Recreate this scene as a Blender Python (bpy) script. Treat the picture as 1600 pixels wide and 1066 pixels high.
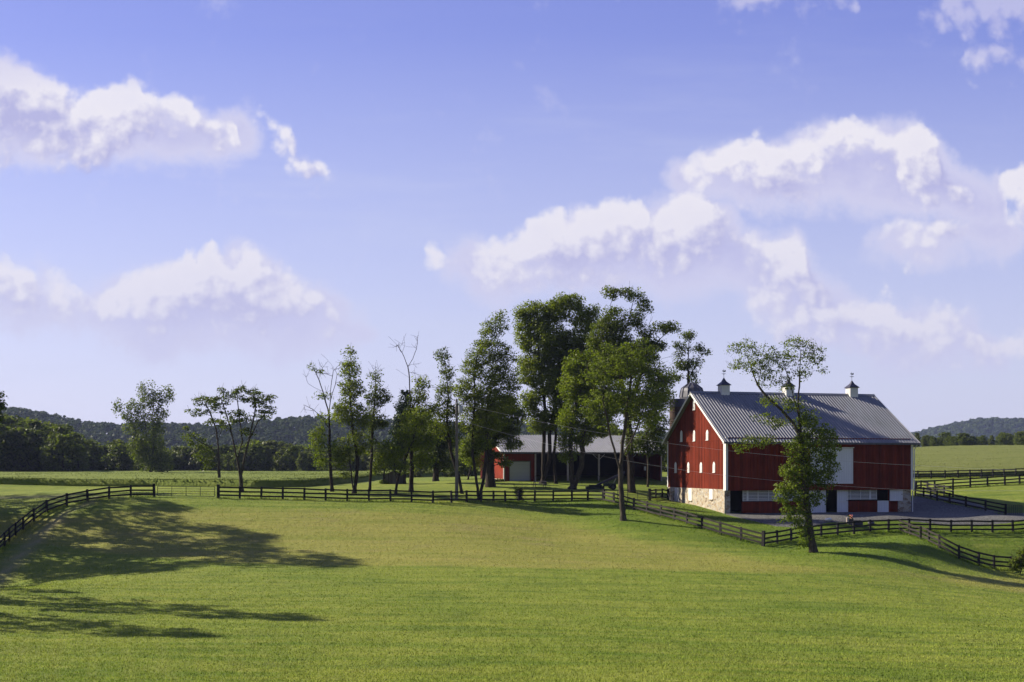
import bpy, math, random
import numpy as np
from mathutils import Vector, noise as mnoise

# ------------------------------------------------------------ scene, camera, sun, sky
for o in list(bpy.data.objects):
    bpy.data.objects.remove(o)
scene = bpy.context.scene
col = scene.collection
rng = np.random.default_rng(7)
random.seed(7)
PI = math.pi
R = math.radians

F = 1700.0            # focal length in photo pixels (1600 wide)
HY = 731.0            # row of the horizon
CZ = 10.0             # camera height in the scene's own datum


def at(px, py, Y):
    return Vector(((px - 800) / F * Y, Y, CZ + (HY - py) / F * Y))


cam_d = bpy.data.cameras.new('camera')
cam = bpy.data.objects.new('camera', cam_d)
col.objects.link(cam)
cam.location = (0, 0, CZ)
cam.rotation_euler = (R(90), 0, 0)
cam_d.sensor_width = 36
cam_d.lens = F / 1600 * 36
cam_d.shift_y = (HY - 533) / 1600
cam_d.clip_start = 0.5
cam_d.clip_end = 20000
scene.camera = cam

SUN_AZ = 20.0         # degrees the sun stands behind the picture's left
SUN_EL = 31.0
sdir = Vector((-math.cos(R(SUN_AZ)) * math.cos(R(SUN_EL)), math.sin(R(SUN_AZ)) * math.cos(R(SUN_EL)), math.sin(R(SUN_EL))))
sun_d = bpy.data.lights.new('sun', 'SUN')
sun_d.energy = 5.0
sun_d.angle = R(0.55)
sun_d.color = (1.0, 0.90, 0.72)
sun = bpy.data.objects.new('sun', sun_d)
col.objects.link(sun)
sun.rotation_euler = (-sdir).to_track_quat('-Z', 'Y').to_euler()
sun.location = (-200, 60, 200)

scene.view_settings.view_transform = 'Standard'
scene.view_settings.look = 'None'
EXPO = 0.95
scene.view_settings.exposure = EXPO
scene.view_settings.gamma = 1.0
try:
    scene.cycles.max_bounces = 6
    scene.cycles.transparent_max_bounces = 8
    scene.cycles.diffuse_bounces = 3
    scene.cycles.volume_bounces = 0
    scene.cycles.caustics_reflective = False
    scene.cycles.caustics_refractive = False
    scene.cycles.sample_clamp_indirect = 4
except Exception:
    pass


class NT:
    """small helper to wire node trees"""
    def __init__(s, tree):
        s.t = tree
        s.n = tree.nodes
        s.l = tree.links

    def node(s, typ, **kw):
        nd = s.n.new(typ)
        for k, v in kw.items():
            setattr(nd, k, v)
        return nd

    def put(s, sock, v):
        if isinstance(v, bpy.types.NodeSocket):
            s.l.new(v, sock)
        elif v is not None:
            sock.default_value = v

    def math(s, op, a, b=None, c=None, clamp=False):
        nd = s.node('ShaderNodeMath', operation=op, use_clamp=clamp)
        for i, v in enumerate((a, b, c)):
            if v is not None:
                s.put(nd.inputs[i], v)
        return nd.outputs[0]

    def vm(s, op, a, b=None, c=None):
        nd = s.node('ShaderNodeVectorMath', operation=op)
        for i, v in enumerate((a, b, c)):
            if v is not None:
                s.put(nd.inputs[i], v)
        return nd.outputs['Value'] if op in ('LENGTH', 'DOT_PRODUCT', 'DISTANCE') else nd.outputs[0]

    def noise(s, vec, scale, detail=4, rough=0.5, dist=0.0, out='Fac', dim='3D'):
        nd = s.node('ShaderNodeTexNoise', noise_dimensions=dim)
        s.put(nd.inputs['Vector'], vec)
        s.put(nd.inputs['Scale'], scale)
        nd.inputs['Detail'].default_value = detail
        nd.inputs['Roughness'].default_value = rough
        nd.inputs['Distortion'].default_value = dist
        return nd.outputs[out]

    def voro(s, vec, scale, feature='F1', out='Distance', dim='3D', **kw):
        nd = s.node('ShaderNodeTexVoronoi', feature=feature)
        nd.voronoi_dimensions = dim
        s.put(nd.inputs['Vector'], vec)
        s.put(nd.inputs['Scale'], scale)
        for k, v in kw.items():
            nd.inputs[k].default_value = v
        return nd.outputs[out]

    def rng(s, v, a, b, c=0.0, d=1.0, smooth=False, clamp=True):
        nd = s.node('ShaderNodeMapRange', interpolation_type='SMOOTHSTEP' if smooth else 'LINEAR', clamp=clamp)
        s.put(nd.inputs[0], v)
        for i, q in enumerate((a, b, c, d)):
            s.put(nd.inputs[i + 1], q)
        return nd.outputs[0]

    def mix(s, f, a, b, blend='MIX'):
        nd = s.node('ShaderNodeMix', data_type='RGBA', blend_type=blend, clamp_factor=True)
        s.put(nd.inputs[0], f)
        s.put(nd.inputs[6], a if not isinstance(a, tuple) else (*a, 1)[:4])
        s.put(nd.inputs[7], b if not isinstance(b, tuple) else (*b, 1)[:4])
        return nd.outputs[2]

    def ramp(s, f, stops):
        nd = s.node('ShaderNodeValToRGB')
        cr = nd.color_ramp
        while len(cr.elements) < len(stops):
            cr.elements.new(0.5)
        for e, (p, c) in zip(cr.elements, stops):
            e.position = p
            e.color = (*c, 1)
        s.put(nd.inputs[0], f)
        return nd.outputs[0]


# clouds: outlines of the banks in directions of the sky (azimuth and elevation tangents), broken up by noise
# each layer: clouds as lists of (azimuth column, top row, bottom row)
CLOUDS = [
    [[(-240, 120, 200), (-120, 60, 235), (-40, 70, 240), (0, 88, 240), (45, 98, 240), (85, 122, 246), (110, 146, 255), (150, 136, 258), (185, 128, 252), (212, 118, 225), (238, 138, 215),
      (255, 160, 210), (290, 148, 205), (318, 172, 212), (352, 178, 218), (375, 200, 222), (380, 212, 212)],
     [(384, 184, 184), (392, 176, 190), (410, 180, 196), (425, 196, 216), (452, 206, 242), (470, 238, 266), (490, 250, 276), (508, 258, 278), (518, 272, 272)],
     [(1066, 262, 262), (1080, 244, 272), (1098, 234, 282), (1125, 240, 294), (1160, 218, 302), (1190, 206, 306), (1215, 220, 306), (1240, 218, 304), (1270, 198, 285), (1300, 186, 262),
      (1328, 176, 248), (1365, 196, 250), (1392, 205, 262), (1412, 198, 300), (1440, 184, 320), (1462, 215, 320), (1480, 262, 312), (1500, 292, 305), (1512, 302, 302)],
     [(1566, 300, 300), (1580, 268, 328), (1600, 258, 345), (1680, 236, 350), (1760, 250, 340), (1830, 300, 310)]],
    [[(730, 412, 412), (745, 394, 425), (775, 376, 436), (800, 364, 440), (828, 344, 440), (845, 326, 442), (872, 326, 444), (888, 338, 444), (905, 318, 440), (945, 308, 430), (985, 304, 418),
      (1006, 318, 415), (1018, 336, 415), (1035, 326, 415), (1060, 306, 432), (1085, 298, 424), (1118, 314, 405), (1140, 342, 400), (1160, 376, 410), (1185, 372, 425), (1210, 362, 440),
      (1236, 350, 470), (1256, 372, 480), (1268, 420, 485), (1300, 455, 480), (1320, 470, 475)],
     [(1500, 92, 92), (1488, 94, 94), (1502, 76, 106), (1535, 64, 108), (1570, 78, 104), (1605, 72, 104), (1700, 60, 110), (1800, 90, 92)]],
    [[(-240, 440, 460), (-120, 410, 480), (-20, 404, 480), (15, 406, 480), (40, 418, 482), (60, 440, 484), (95, 430, 490), (118, 442, 492), (142, 470, 496), (158, 452, 510), (182, 434, 520),
      (215, 428, 520), (252, 420, 520), (270, 408, 516), (284, 380, 516), (296, 384, 516), (308, 404, 516), (322, 384, 516), (336, 372, 516), (348, 392, 516), (372, 400, 516), (386, 386, 516),
      (402, 400, 516), (425, 418, 516), (455, 432, 516), (485, 450, 500), (510, 466, 500), (528, 490, 505), (540, 512, 512)],
     [(1155, 440, 440), (1180, 448, 500), (1240, 470, 524), (1300, 474, 536), (1350, 470, 545), (1372, 454, 548), (1392, 460, 550), (1412, 486, 552), (1438, 492, 556), (1452, 474, 560), (1474, 472, 560),
      (1494, 494, 562), (1518, 506, 562), (1540, 530, 560), (1552, 545, 558), (1568, 524, 562), (1600, 512, 566), (1700, 480, 566), (1800, 540, 560)]],
    [[(656, 410, 410), (668, 392, 426), (682, 386, 430), (696, 402, 420), (700, 410, 410)],
     [(1120, 2, 2), (1150, -10, 14), (1220, -20, 16), (1290, -20, 12), (1330, 0, 4)],
     [(1368, 372, 372), (1385, 348, 386), (1430, 340, 392), (1480, 346, 388), (1510, 362, 374)],
     ],
    [[(1450, 20, 26), (1462, 10, 22), (1490, -10, 40), (1550, -26, 44), (1640, -60, 46), (1740, -40, 30), (1800, 0, 4)]],
]

# the shaded bodies the lit heads stand on
BODIES = [
    [[(-240, 130, 235), (-60, 110, 240), (0, 100, 238), (60, 120, 235), (120, 165, 245), (220, 190, 250), (300, 178, 250), (355, 182, 246), (385, 205, 232), (395, 215, 222)],
     [(700, 420, 430), (760, 392, 444), (860, 355, 450), (950, 335, 452), (1050, 330, 456), (1110, 318, 456), (1145, 335, 455), (1165, 372, 455), (1200, 375, 490), (1240, 360, 520), (1275, 420, 540), (1340, 470, 555), (1400, 480, 562), (1480, 482, 566),
      (1530, 515, 566), (1570, 545, 560)]],
    [[(-240, 430, 500), (0, 425, 492), (60, 448, 500), (120, 455, 505), (160, 455, 535), (230, 425, 548), (320, 395, 552), (400, 400, 552), (460, 440, 548), (510, 462, 542), (545, 495, 530), (575, 515, 520)],
     [(1060, 262, 285), (1120, 245, 305), (1200, 235, 314), (1280, 205, 316), (1350, 200, 320), (1430, 195, 335), (1475, 235, 345), (1520, 290, 355), (1555, 308, 348), (1600, 320, 335)],
     [(1575, 290, 350), (1620, 280, 360), (1700, 270, 370), (1820, 300, 350)]],
    [[(1350, 368, 385), (1400, 350, 396), (1470, 348, 396), (1520, 350, 390), (1560, 355, 382), (1600, 362, 370)]],
]

world = bpy.data.worlds.new("World")
scene.world = world
world.use_nodes = True
wt = world.node_tree
world.cycles.sampling_method = 'MANUAL'
world.cycles.sample_map_resolution = 512
wt.nodes.clear()
W_ = NT(wt)


def cloud_group(layers, kind):
    g = bpy.data.node_groups.new('cloud_density', 'ShaderNodeTree')
    g.interface.new_socket('Vector', in_out='INPUT', socket_type='NodeSocketVector')
    g.interface.new_socket('Density', in_out='OUTPUT', socket_type='NodeSocketFloat')
    N = NT(g)
    gi = N.node('NodeGroupInput')
    go = N.node('NodeGroupOutput')
    p = gi.outputs[0]
    # warp
    w1 = N.noise(p, 16.0, 4, 0.55, out='Color', dim='2D')
    w1 = N.vm('SUBTRACT', w1, (0.5, 0.5, 0.5))
    q = N.vm('MULTIPLY_ADD', w1, (0.030, 0.026, 0), p)
    sp = N.node('ShaderNodeSeparateXYZ')
    N.l.new(q, sp.inputs[0])
    X0, X1, V0, V1 = -260.0, 1860.0, 800.0, -120.0     # the window the outlines are tabled over
    xn = N.math('MULTIPLY_ADD', sp.outputs[0], F / (X1 - X0), (800 - X0) / (X1 - X0))
    vn = N.math('MULTIPLY_ADD', sp.outputs[1], F / (V0 - V1), (V0 - HY) / (V0 - V1))
    acc = None
    for layer in layers:
        tops, bots = [(0.0, 0.30)], [(0.0, 0.62)]
        order = sorted((sorted(c) for c in layer), key=lambda c: c[0][0])
        for ci, cl in enumerate(order):
            # the ends thin out gradually unless a neighbour is close
            wl = min(34, (cl[0][0] - order[ci - 1][-1][0]) / 2 - 4) if ci else 34
            wr = min(34, (order[ci + 1][0][0] - cl[-1][0]) / 2 - 4) if ci + 1 < len(order) else 34
            ml, mr = (cl[0][1] + cl[0][2]) / 2, (cl[-1][1] + cl[-1][2]) / 2
            tops += [(cl[0][0] - wl - 4, None), (cl[0][0] - wl, ml + 44)]
            bots += [(cl[0][0] - wl - 4, None), (cl[0][0] - wl, ml - 44)]
            for x, t, b in cl:
                tops.append((x, t)), bots.append((x, b))
            tops += [(cl[-1][0] + wr, mr + 44), (cl[-1][0] + wr + 4, None)]
            bots += [(cl[-1][0] + wr, mr - 44), (cl[-1][0] + wr + 4, None)]
        vals = []
        for pts, gap in ((tops, 0.30), (bots, 0.62)):
            fc = N.node('ShaderNodeFloatCurve')
            cv = fc.mapping.curves[0]
            res = [(0.0, gap)]
            for x, y in pts[1:]:
                xx = (x - X0) / (X1 - X0)
                if xx <= 0.002 or xx >= 0.998:
                    continue
                res.append((xx, gap if y is None else (V0 - y) / (V0 - V1)))
            res.append((1.0, gap))
            res.sort()
            while len(cv.points) < len(res):
                cv.points.new(0.5, 0.5)
            for p_, (a_, b_) in zip(cv.points, res):
                p_.location = (a_, b_)
                p_.handle_type = 'VECTOR'
            fc.mapping.update()
            N.l.new(xn, fc.inputs['Value'])
            vals.append(fc.outputs[0])
        up = N.math('MULTIPLY', N.math('SUBTRACT', vals[0], vn), (V0 - V1) / (25.0 if kind else 40.0))
        dn = N.math('MULTIPLY', N.math('SUBTRACT', vn, vals[1]), (V0 - V1) / (70.0 if kind else 50.0))
        m = N.math('SMOOTH_MIN', up, dn, 0.6)
        m = N.math('SMOOTH_MIN', m, 1.9, 0.5)
        acc = m if acc is None else N.math('MAXIMUM', acc, m)
    f = acc
    f = N.math('MAXIMUM', f, -1.0)
    n1 = N.noise(p, 26.0, 9, 0.62, dim='2D')
    if not kind:
        n0 = N.noise(p, 17.0, 8, 0.62, dim='2D')
        N.l.new(N.math('ADD', f, N.math('MULTIPLY_ADD', n0, 2.2, -1.1)), go.inputs[0])
        return g
    vq = N.vm('MULTIPLY_ADD', w1, (0.02, 0.02, 0), p)
    v1 = N.voro(vq, 46.0, 'F1', dim='2D')
    v2 = N.voro(vq, 105.0, 'F1', dim='2D')
    d = N.math('MULTIPLY_ADD', n1, 1.7, -0.85)
    d = N.math('ADD', d, f)
    d = N.math('SUBTRACT', d, N.math('MULTIPLY', v1, 0.75))
    d = N.math('SUBTRACT', d, N.math('MULTIPLY', v2, 0.34))
    d = N.math('ADD', d, 0.50)
    N.l.new(d, go.inputs[0])
    return g


tc = W_.node('ShaderNodeTexCoord')
sep = W_.node('ShaderNodeSeparateXYZ')
wt.links.new(tc.outputs['Generated'], sep.inputs[0])
yy = W_.math('MAXIMUM', sep.outputs[1], 0.04)
pu = W_.math('DIVIDE', sep.outputs[0], yy)
pv = W_.math('DIVIDE', sep.outputs[2], yy)
cmb = W_.node('ShaderNodeCombineXYZ')
wt.links.new(pu, cmb.inputs[0])
wt.links.new(pv, cmb.inputs[1])
P0 = cmb.outputs[0]
cg = cloud_group(CLOUDS, 1)
cb = cloud_group(BODIES, 0)


def dens(vec):
    nd = W_.node('ShaderNodeGroup', node_tree=cg)
    wt.links.new(vec, nd.inputs[0])
    return nd.outputs[0]


D0 = dens(P0)
D1 = dens(W_.vm('ADD', P0, (-0.006, 0.007, 0)))
alpha = W_.rng(D0, -0.24, 0.62, 0, 1, smooth=True)
front = W_.rng(sep.outputs[1], 0.05, 0.2, 0, 1)
alpha = W_.math('MULTIPLY', alpha, front)
# thin veil and streaks
st = W_.vm('MULTIPLY', P0, (1.2, 9.0, 1))
veil = W_.noise(st, 2.2, 5, 0.6, dim='2D')
veil = W_.rng(veil, 0.5, 0.8, 0, 0.35, smooth=True)
veil = W_.math('MULTIPLY', veil, W_.rng(pv, 0.46, 0.12, 0, 1))
D2 = dens(W_.vm('ADD', P0, (-0.024, 0.030, 0)))
lit = W_.math('ADD', W_.math('MULTIPLY', W_.math('SUBTRACT', D0, D1), 0.95), W_.math('MULTIPLY', W_.math('SUBTRACT', D0, D2), 0.55))
ln_ = W_.noise(P0, 34.0, 6, 0.6, dim='2D')
lit = W_.math('ADD', lit, W_.math('MULTIPLY_ADD', ln_, 1.5, -0.80))
lit = W_.rng(lit, -0.80, 0.62, 0, 1)
thick = W_.rng(D0, 0.3, 1.6, 0, 1)
lit = W_.math('SUBTRACT', lit, W_.math('MULTIPLY', thick, 0.10))
sky = W_.node('ShaderNodeTexSky', sky_type='NISHITA')
sky.sun_disc = False
sky.sun_elevation = R(SUN_EL)
sky.sun_rotation = math.atan2(sdir.x, sdir.y)
sky.altitude = 100
sky.air_density = 1.0
sky.dust_density = 0.8
sky.ozone_density = 1.5
SKYK = 0.062
base = W_.mix(1.0, sky.outputs[0], (1.25, 1.10, 1.45), 'MULTIPLY')
K = 1.0 / (SKYK * 2 ** EXPO)
pale = tuple(c * K for c in (0.74, 0.735, 0.815))
deep = W_.mix(W_.rng(pv, 0.10, 0.44), tuple(c * K for c in (0.43, 0.50, 0.91)), tuple(c * K for c in (0.23, 0.275, 0.77)))
deep = W_.mix(W_.rng(sep.outputs[2], 0.42, 0.85), deep, tuple(c * K for c in (0.06, 0.09, 0.26)))
deep = W_.mix(W_.rng(sep.outputs[1], 0.10, -0.4), deep, tuple(c * K for c in (0.10, 0.13, 0.30)))
base = W_.mix(0.6, base, deep)
hz = W_.rng(pv, 0.0, 0.40, 0.80, 0.0, smooth=False)
hz = W_.math('POWER', hz, 1.05)
base = W_.mix(W_.math('MULTIPLY', hz, 0.9), base, (*pale, 1))
base = W_.mix(veil, base, tuple(c * K for c in (0.62, 0.66, 0.86)))
ccol = W_.mix(lit, tuple(c * K for c in (0.47, 0.47, 0.75)), tuple(c * K for c in (0.88, 0.85, 0.91)))
# far clouds low over the horizon sink into the pale air
ccol = W_.mix(W_.rng(pv, 0.26, 0.05, 0, 0.75), ccol, (*tuple(c * K for c in (0.64, 0.64, 0.82)), 1))
nb = W_.node('ShaderNodeGroup', node_tree=cb)
wt.links.new(P0, nb.inputs[0])
body = W_.math('MULTIPLY', W_.rng(nb.outputs[0], -0.80, 0.30, 0, 0.95, smooth=True), front)
bodyc = W_.mix(W_.rng(nb.outputs[0], -0.3, 1.9), tuple(c * K for c in (0.70, 0.69, 0.875)), tuple(c * K for c in (0.455, 0.46, 0.77)))
bodyc = W_.mix(W_.rng(pv, 0.24, 0.07, 0, 0.8), bodyc, (*tuple(c * K for c in (0.60, 0.61, 0.83)), 1))
base = W_.mix(body, base, bodyc)
high = W_.rng(pv, 0.345, 0.385)     # the high scraps are thin and lilac
ccol = W_.mix(W_.math('MULTIPLY', high, 0.55), ccol, tuple(c * K for c in (0.50, 0.49, 0.80)))
alpha = W_.math('MULTIPLY', alpha, W_.math('MULTIPLY_ADD', high, -0.35, 1.0))
skyc = W_.mix(W_.math('MULTIPLY', alpha, 0.93), base, ccol)
bg = W_.node('ShaderNodeBackground')
wt.links.new(skyc, bg.inputs[0])
bg.inputs[1].default_value = SKYK
wo = W_.node('ShaderNodeOutputWorld')
wt.links.new(bg.outputs[0], wo.inputs[0])

# ------------------------------------------------------------ object helpers
def tag(o, label=None, cat=None, group=None, kind=None):
    for k, v in (('label', label), ('category', cat), ('group', group), ('kind', kind)):
        if v:
            o[k] = v
    return o


def empty(name, loc, rz=0.0, label=None, cat=None, group=None):
    o = bpy.data.objects.new(name, None)
    col.objects.link(o)
    o.location = loc
    o.rotation_euler = (0, 0, rz)
    o.empty_display_size = 0.3
    tag(o, label, cat, group)
    return o


def link_mesh(name, me, mat, parent=None, loc=None):
    o = bpy.data.objects.new(name, me)
    col.objects.link(o)
    if mat is not None:
        for m in (mat if isinstance(mat, (list, tuple)) else [mat]):
            me.materials.append(m)
    if parent is not None:
        o.parent = parent
    if loc is not None:
        o.location = loc
    return o


def np_mesh(name, V, Fq, smooth=False):
    """mesh from a vertex array and an (n,3) or (n,4) index array, or a list of such arrays"""
    me = bpy.data.meshes.new(name)
    V = np.asarray(V, dtype=np.float32)
    Fs = Fq if isinstance(Fq, list) else [Fq]
    Fs = [np.asarray(f, dtype=np.int32) for f in Fs if len(f)]
    me.vertices.add(len(V))
    me.vertices.foreach_set('co', V.ravel())
    nl = sum(f.size for f in Fs)
    npol = sum(len(f) for f in Fs)
    me.loops.add(nl)
    me.loops.foreach_set('vertex_index', np.concatenate([f.ravel() for f in Fs]))
    me.polygons.add(npol)
    tot = np.concatenate([np.full(len(f), f.shape[1], dtype=np.int32) for f in Fs])
    start = np.concatenate([[0], np.cumsum(tot)[:-1]]).astype(np.int32)
    me.polygons.foreach_set('loop_start', start)
    me.polygons.foreach_set('loop_total', tot)
    if smooth:
        me.polygons.foreach_set('use_smooth', np.ones(npol, dtype=bool))
    me.update(calc_edges=True)
    return me


def copy_tree(o, parent=None):
    c = o.copy()
    col.objects.link(c)
    if parent is not None:
        c.parent = parent
    for ch in list(o.children):
        copy_tree(ch, c)
    return c


class MB:
    """collects simple solids and links them as one mesh object"""
    def __init__(s):
        s.v, s.f = [], []

    def add(s, vs, fs):
        n = len(s.v)
        s.v += [tuple(v) for v in vs]
        s.f += [tuple(i + n for i in f) for f in fs]
        return s

    def box(s, x0, x1, y0, y1, z0, z1):
        vs = [(x, y, z) for z in (z0, z1) for x, y in ((x0, y0), (x1, y0), (x1, y1), (x0, y1))]
        return s.add(vs, [(3, 2, 1, 0), (4, 5, 6, 7), (0, 1, 5, 4), (1, 2, 6, 5), (2, 3, 7, 6), (3, 0, 4, 7)])

    def hexa(s, vs):
        return s.add(vs, [(3, 2, 1, 0), (4, 5, 6, 7), (0, 1, 5, 4), (1, 2, 6, 5), (2, 3, 7, 6), (3, 0, 4, 7)])

    def beam(s, a, b, w, h, up=(0, 0, 1)):
        """rectangular bar from a to b, w across and h in the up direction"""
        a, b = Vector(a), Vector(b)
        d = (b - a).normalized()
        u = Vector(up)
        sd = d.cross(u)
        if sd.length < 1e-4:
            sd = d.cross(Vector((1, 0, 0)))
        sd.normalize()
        u = sd.cross(d).normalized()
        sd *= w / 2
        u *= h / 2
        vs = [a - sd - u, a + sd - u, a + sd + u, a - sd + u, b - sd - u, b + sd - u, b + sd + u, b - sd + u]
        return s.add(vs, [(0, 1, 2, 3), (7, 6, 5, 4), (0, 4, 5, 1), (1, 5, 6, 2), (2, 6, 7, 3), (3, 7, 4, 0)])

    def tube(s, pts, r, n=8, cap=True):
        pts = [Vector(p) for p in pts]
        rr = r if isinstance(r, (list, tuple)) else [r] * len(pts)
        base = len(s.v)
        ref = Vector((0.12, 0.31, 0.94)).normalized()
        for i, p in enumerate(pts):
            d = (pts[min(i + 1, len(pts) - 1)] - pts[max(i - 1, 0)]).normalized()
            a = d.cross(ref)
            if a.length < 0.05:
                a = d.cross(Vector((1, 0, 0)))
            a.normalize()
            b = d.cross(a)
            for k in range(n):
                t = 2 * PI * k / n
                s.v.append(tuple(p + (a * math.cos(t) + b * math.sin(t)) * rr[i]))
        for i in range(len(pts) - 1):
            for k in range(n):
                k2 = (k + 1) % n
                s.f.append((base + i * n + k, base + i * n + k2, base + (i + 1) * n + k2, base + (i + 1) * n + k))
        if cap:
            s.f.append(tuple(base + k for k in reversed(range(n))))
            s.f.append(tuple(base + (len(pts) - 1) * n + k for k in range(n)))
        return s

    def prism(s, poly, y0, y1):
        """polygon given in x,z extruded along y"""
        n = len(poly)
        vs = [(x, y0, z) for x, z in poly] + [(x, y1, z) for x, z in poly]
        fs = [tuple(range(n)), tuple(reversed(range(n, 2 * n)))]
        fs += [(i, i + n, (i + 1) % n + n, (i + 1) % n) for i in range(n)]
        return s.add(vs, fs)

    def prismx(s, poly, x0, x1):
        n = len(poly)
        vs = [(x0, y, z) for y, z in poly] + [(x1, y, z) for y, z in poly]
        fs = [tuple(range(n)), tuple(reversed(range(n, 2 * n)))]
        fs += [(i, i + n, (i + 1) % n + n, (i + 1) % n) for i in range(n)]
        return s.add(vs, fs)

    def lathe(s, prof, n=16, c=(0, 0, 0)):
        base = len(s.v)
        for r, z in prof:
            for k in range(n):
                t = 2 * PI * k / n
                s.v.append((c[0] + r * math.cos(t), c[1] + r * math.sin(t), c[2] + z))
        for i in range(len(prof) - 1):
            for k in range(n):
                k2 = (k + 1) % n
                s.f.append((base + i * n + k, base + i * n + k2, base + (i + 1) * n + k2, base + (i + 1) * n + k))
        s.f.append(tuple(base + k for k in reversed(range(n))))
        s.f.append(tuple(base + (len(prof) - 1) * n + k for k in range(n)))
        return s

    def build(s, name, mat, parent=None, loc=None, smooth=False, fix=True):
        import bmesh
        me = bpy.data.meshes.new(name)
        me.from_pydata(s.v, [], s.f)
        if fix:
            bm = bmesh.new()
            bm.from_mesh(me)
            bmesh.ops.recalc_face_normals(bm, faces=bm.faces)
            bm.to_mesh(me)
            bm.free()
        if smooth:
            me.polygons.foreach_set('use_smooth', np.ones(len(me.polygons), dtype=bool))
        me.update()
        return link_mesh(name, me, mat, parent, loc)


# ------------------------------------------------------------ materials
def new_mat(name):
    m = bpy.data.materials.new(name)
    m.use_nodes = True
    m.node_tree.nodes.clear()
    N = NT(m.node_tree)
    out = N.node('ShaderNodeOutputMaterial')
    return m, N, out


def principled(N, out, colr, rough=0.8, spec=0.3, metal=0.0, bump=None, bstr=0.3, bdist=0.02):
    p = N.node('ShaderNodeBsdfPrincipled')
    N.put(p.inputs['Base Color'], colr if not isinstance(colr, tuple) else (*colr, 1)[:4])
    N.put(p.inputs['Roughness'], rough)
    p.inputs['Specular IOR Level'].default_value = spec
    p.inputs['Metallic'].default_value = metal
    if bump is not None:
        b = N.node('ShaderNodeBump')
        b.inputs['Strength'].default_value = bstr
        b.inputs['Distance'].default_value = bdist
        N.l.new(bump, b.inputs['Height'])
        N.l.new(b.outputs[0], p.inputs['Normal'])
    N.l.new(p.outputs[0], out.inputs[0])
    return p


def obj_co(N):
    return N.node('ShaderNodeTexCoord').outputs['Object']


def simple_mat(name, c, rough=0.75, var=0.15, scale=3.0, metal=0.0, spec=0.3, bstr=0.0):
    m, N, out = new_mat(name)
    co = obj_co(N)
    n = N.noise(co, scale, 5, 0.6)
    f = N.rng(n, 0.3, 0.7, 1 - var, 1 + var)
    cc = N.vm('SCALE', (c[0], c[1], c[2]), None)
    nd = cc.node
    nd.inputs[0].default_value = c[:3]
    N.l.new(f, nd.inputs['Scale'])
    principled(N, out, cc, rough, spec, metal, bump=n if bstr else None, bstr=bstr)
    return m


def board_mat(name, c, width, axis='x', var=0.22, rough=0.7, groove=0.06, weather=0.25, gmin=0.35):
    """vertical boards: tone per board, dark joints, faint weathering; runs by object coordinates"""
    m, N, out = new_mat(name)
    co = obj_co(N)
    sp = N.node('ShaderNodeSeparateXYZ')
    N.l.new(co, sp.inputs[0])
    if axis == 'xy':
        t = N.math('ADD', sp.outputs[0], sp.outputs[1])
    else:
        t = sp.outputs[{'x': 0, 'y': 1, 'z': 2}[axis]]
    u = N.math('DIVIDE', t, width)
    cell = N.math('FLOOR', u)
    fr = N.math('FRACT', u)
    wn = N.node('ShaderNodeTexWhiteNoise', noise_dimensions='1D')
    N.l.new(cell, wn.inputs['W'])
    tone = N.math('MULTIPLY_ADD', wn.outputs['Value'], var * 2, 1 - var)
    g = N.math('MINIMUM', fr, N.math('SUBTRACT', 1.0, fr))
    gr = N.rng(g, groove * 0.4, groove, 0, 1)
    st = N.vm('MULTIPLY', co, (9, 9, 0.7) if axis != 'z' else (0.7, 0.7, 9))
    n = N.noise(st, 1.0, 5, 0.65)
    wv = N.rng(n, 0.3, 0.75, 1 - weather, 1 + weather)
    fade = N.noise(co, 0.28, 5, 0.65)
    k = N.math('MULTIPLY', N.math('MULTIPLY', tone, wv), N.rng(fade, 0.3, 0.7, 1 - weather * 0.9, 1 + weather * 0.9))
    k = N.math('MULTIPLY', k, N.math('MULTIPLY_ADD', gr, 1 - gmin, gmin))
    nd = N.node('ShaderNodeVectorMath', operation='SCALE')
    nd.inputs[0].default_value = c
    N.l.new(k, nd.inputs['Scale'])
    h = N.math('MULTIPLY_ADD', n, 0.15, gr)
    principled(N, out, nd.outputs[0], rough, 0.08, bump=h, bstr=0.6, bdist=0.015)
    return m


def leaf_mat(name, dark, light, trans=0.35, hue_noise=0.25, glint=0.16):
    m, N, out = new_mat(name)
    geo = N.node('ShaderNodeNewGeometry')
    r = geo.outputs['Random Per Island']
    oi = N.node('ShaderNodeObjectInfo')
    co = obj_co(N)
    n = N.noise(co, hue_noise, 2, 0.5)
    k = N.math('ADD', N.math('MULTIPLY', r, 0.55), N.math('MULTIPLY_ADD', n, 1.2, -0.38))
    k = N.math('ADD', k, N.math('MULTIPLY_ADD', oi.outputs['Random'], 0.3, -0.15), clamp=True)
    c = N.mix(k, dark, light)
    p = N.node('ShaderNodeBsdfPrincipled')
    N.l.new(c, p.inputs['Base Color'])
    p.inputs['Roughness'].default_value = 0.5
    p.inputs['Specular IOR Level'].default_value = glint
    t = N.node('ShaderNodeBsdfTranslucent')
    c2 = N.mix(1.0, c, (1.15, 1.25, 0.45), 'MULTIPLY')
    N.l.new(c2, t.inputs[0])
    mx = N.node('ShaderNodeMixShader')
    mx.inputs[0].default_value = trans
    N.l.new(p.outputs[0], mx.inputs[1])
    N.l.new(t.outputs[0], mx.inputs[2])
    N.l.new(mx.outputs[0], out.inputs[0])
    return m


def bark_mat(name, c, c2):
    m, N, out = new_mat(name)
    co = obj_co(N)
    st = N.vm('MULTIPLY', co, (6, 6, 1.3))
    n = N.noise(st, 1.6, 6, 0.65)
    cc = N.mix(N.rng(n, 0.35, 0.65), c, c2)
    principled(N, out, cc, 0.9, 0.1, bump=n, bstr=0.8, bdist=0.06)
    return m


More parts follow.
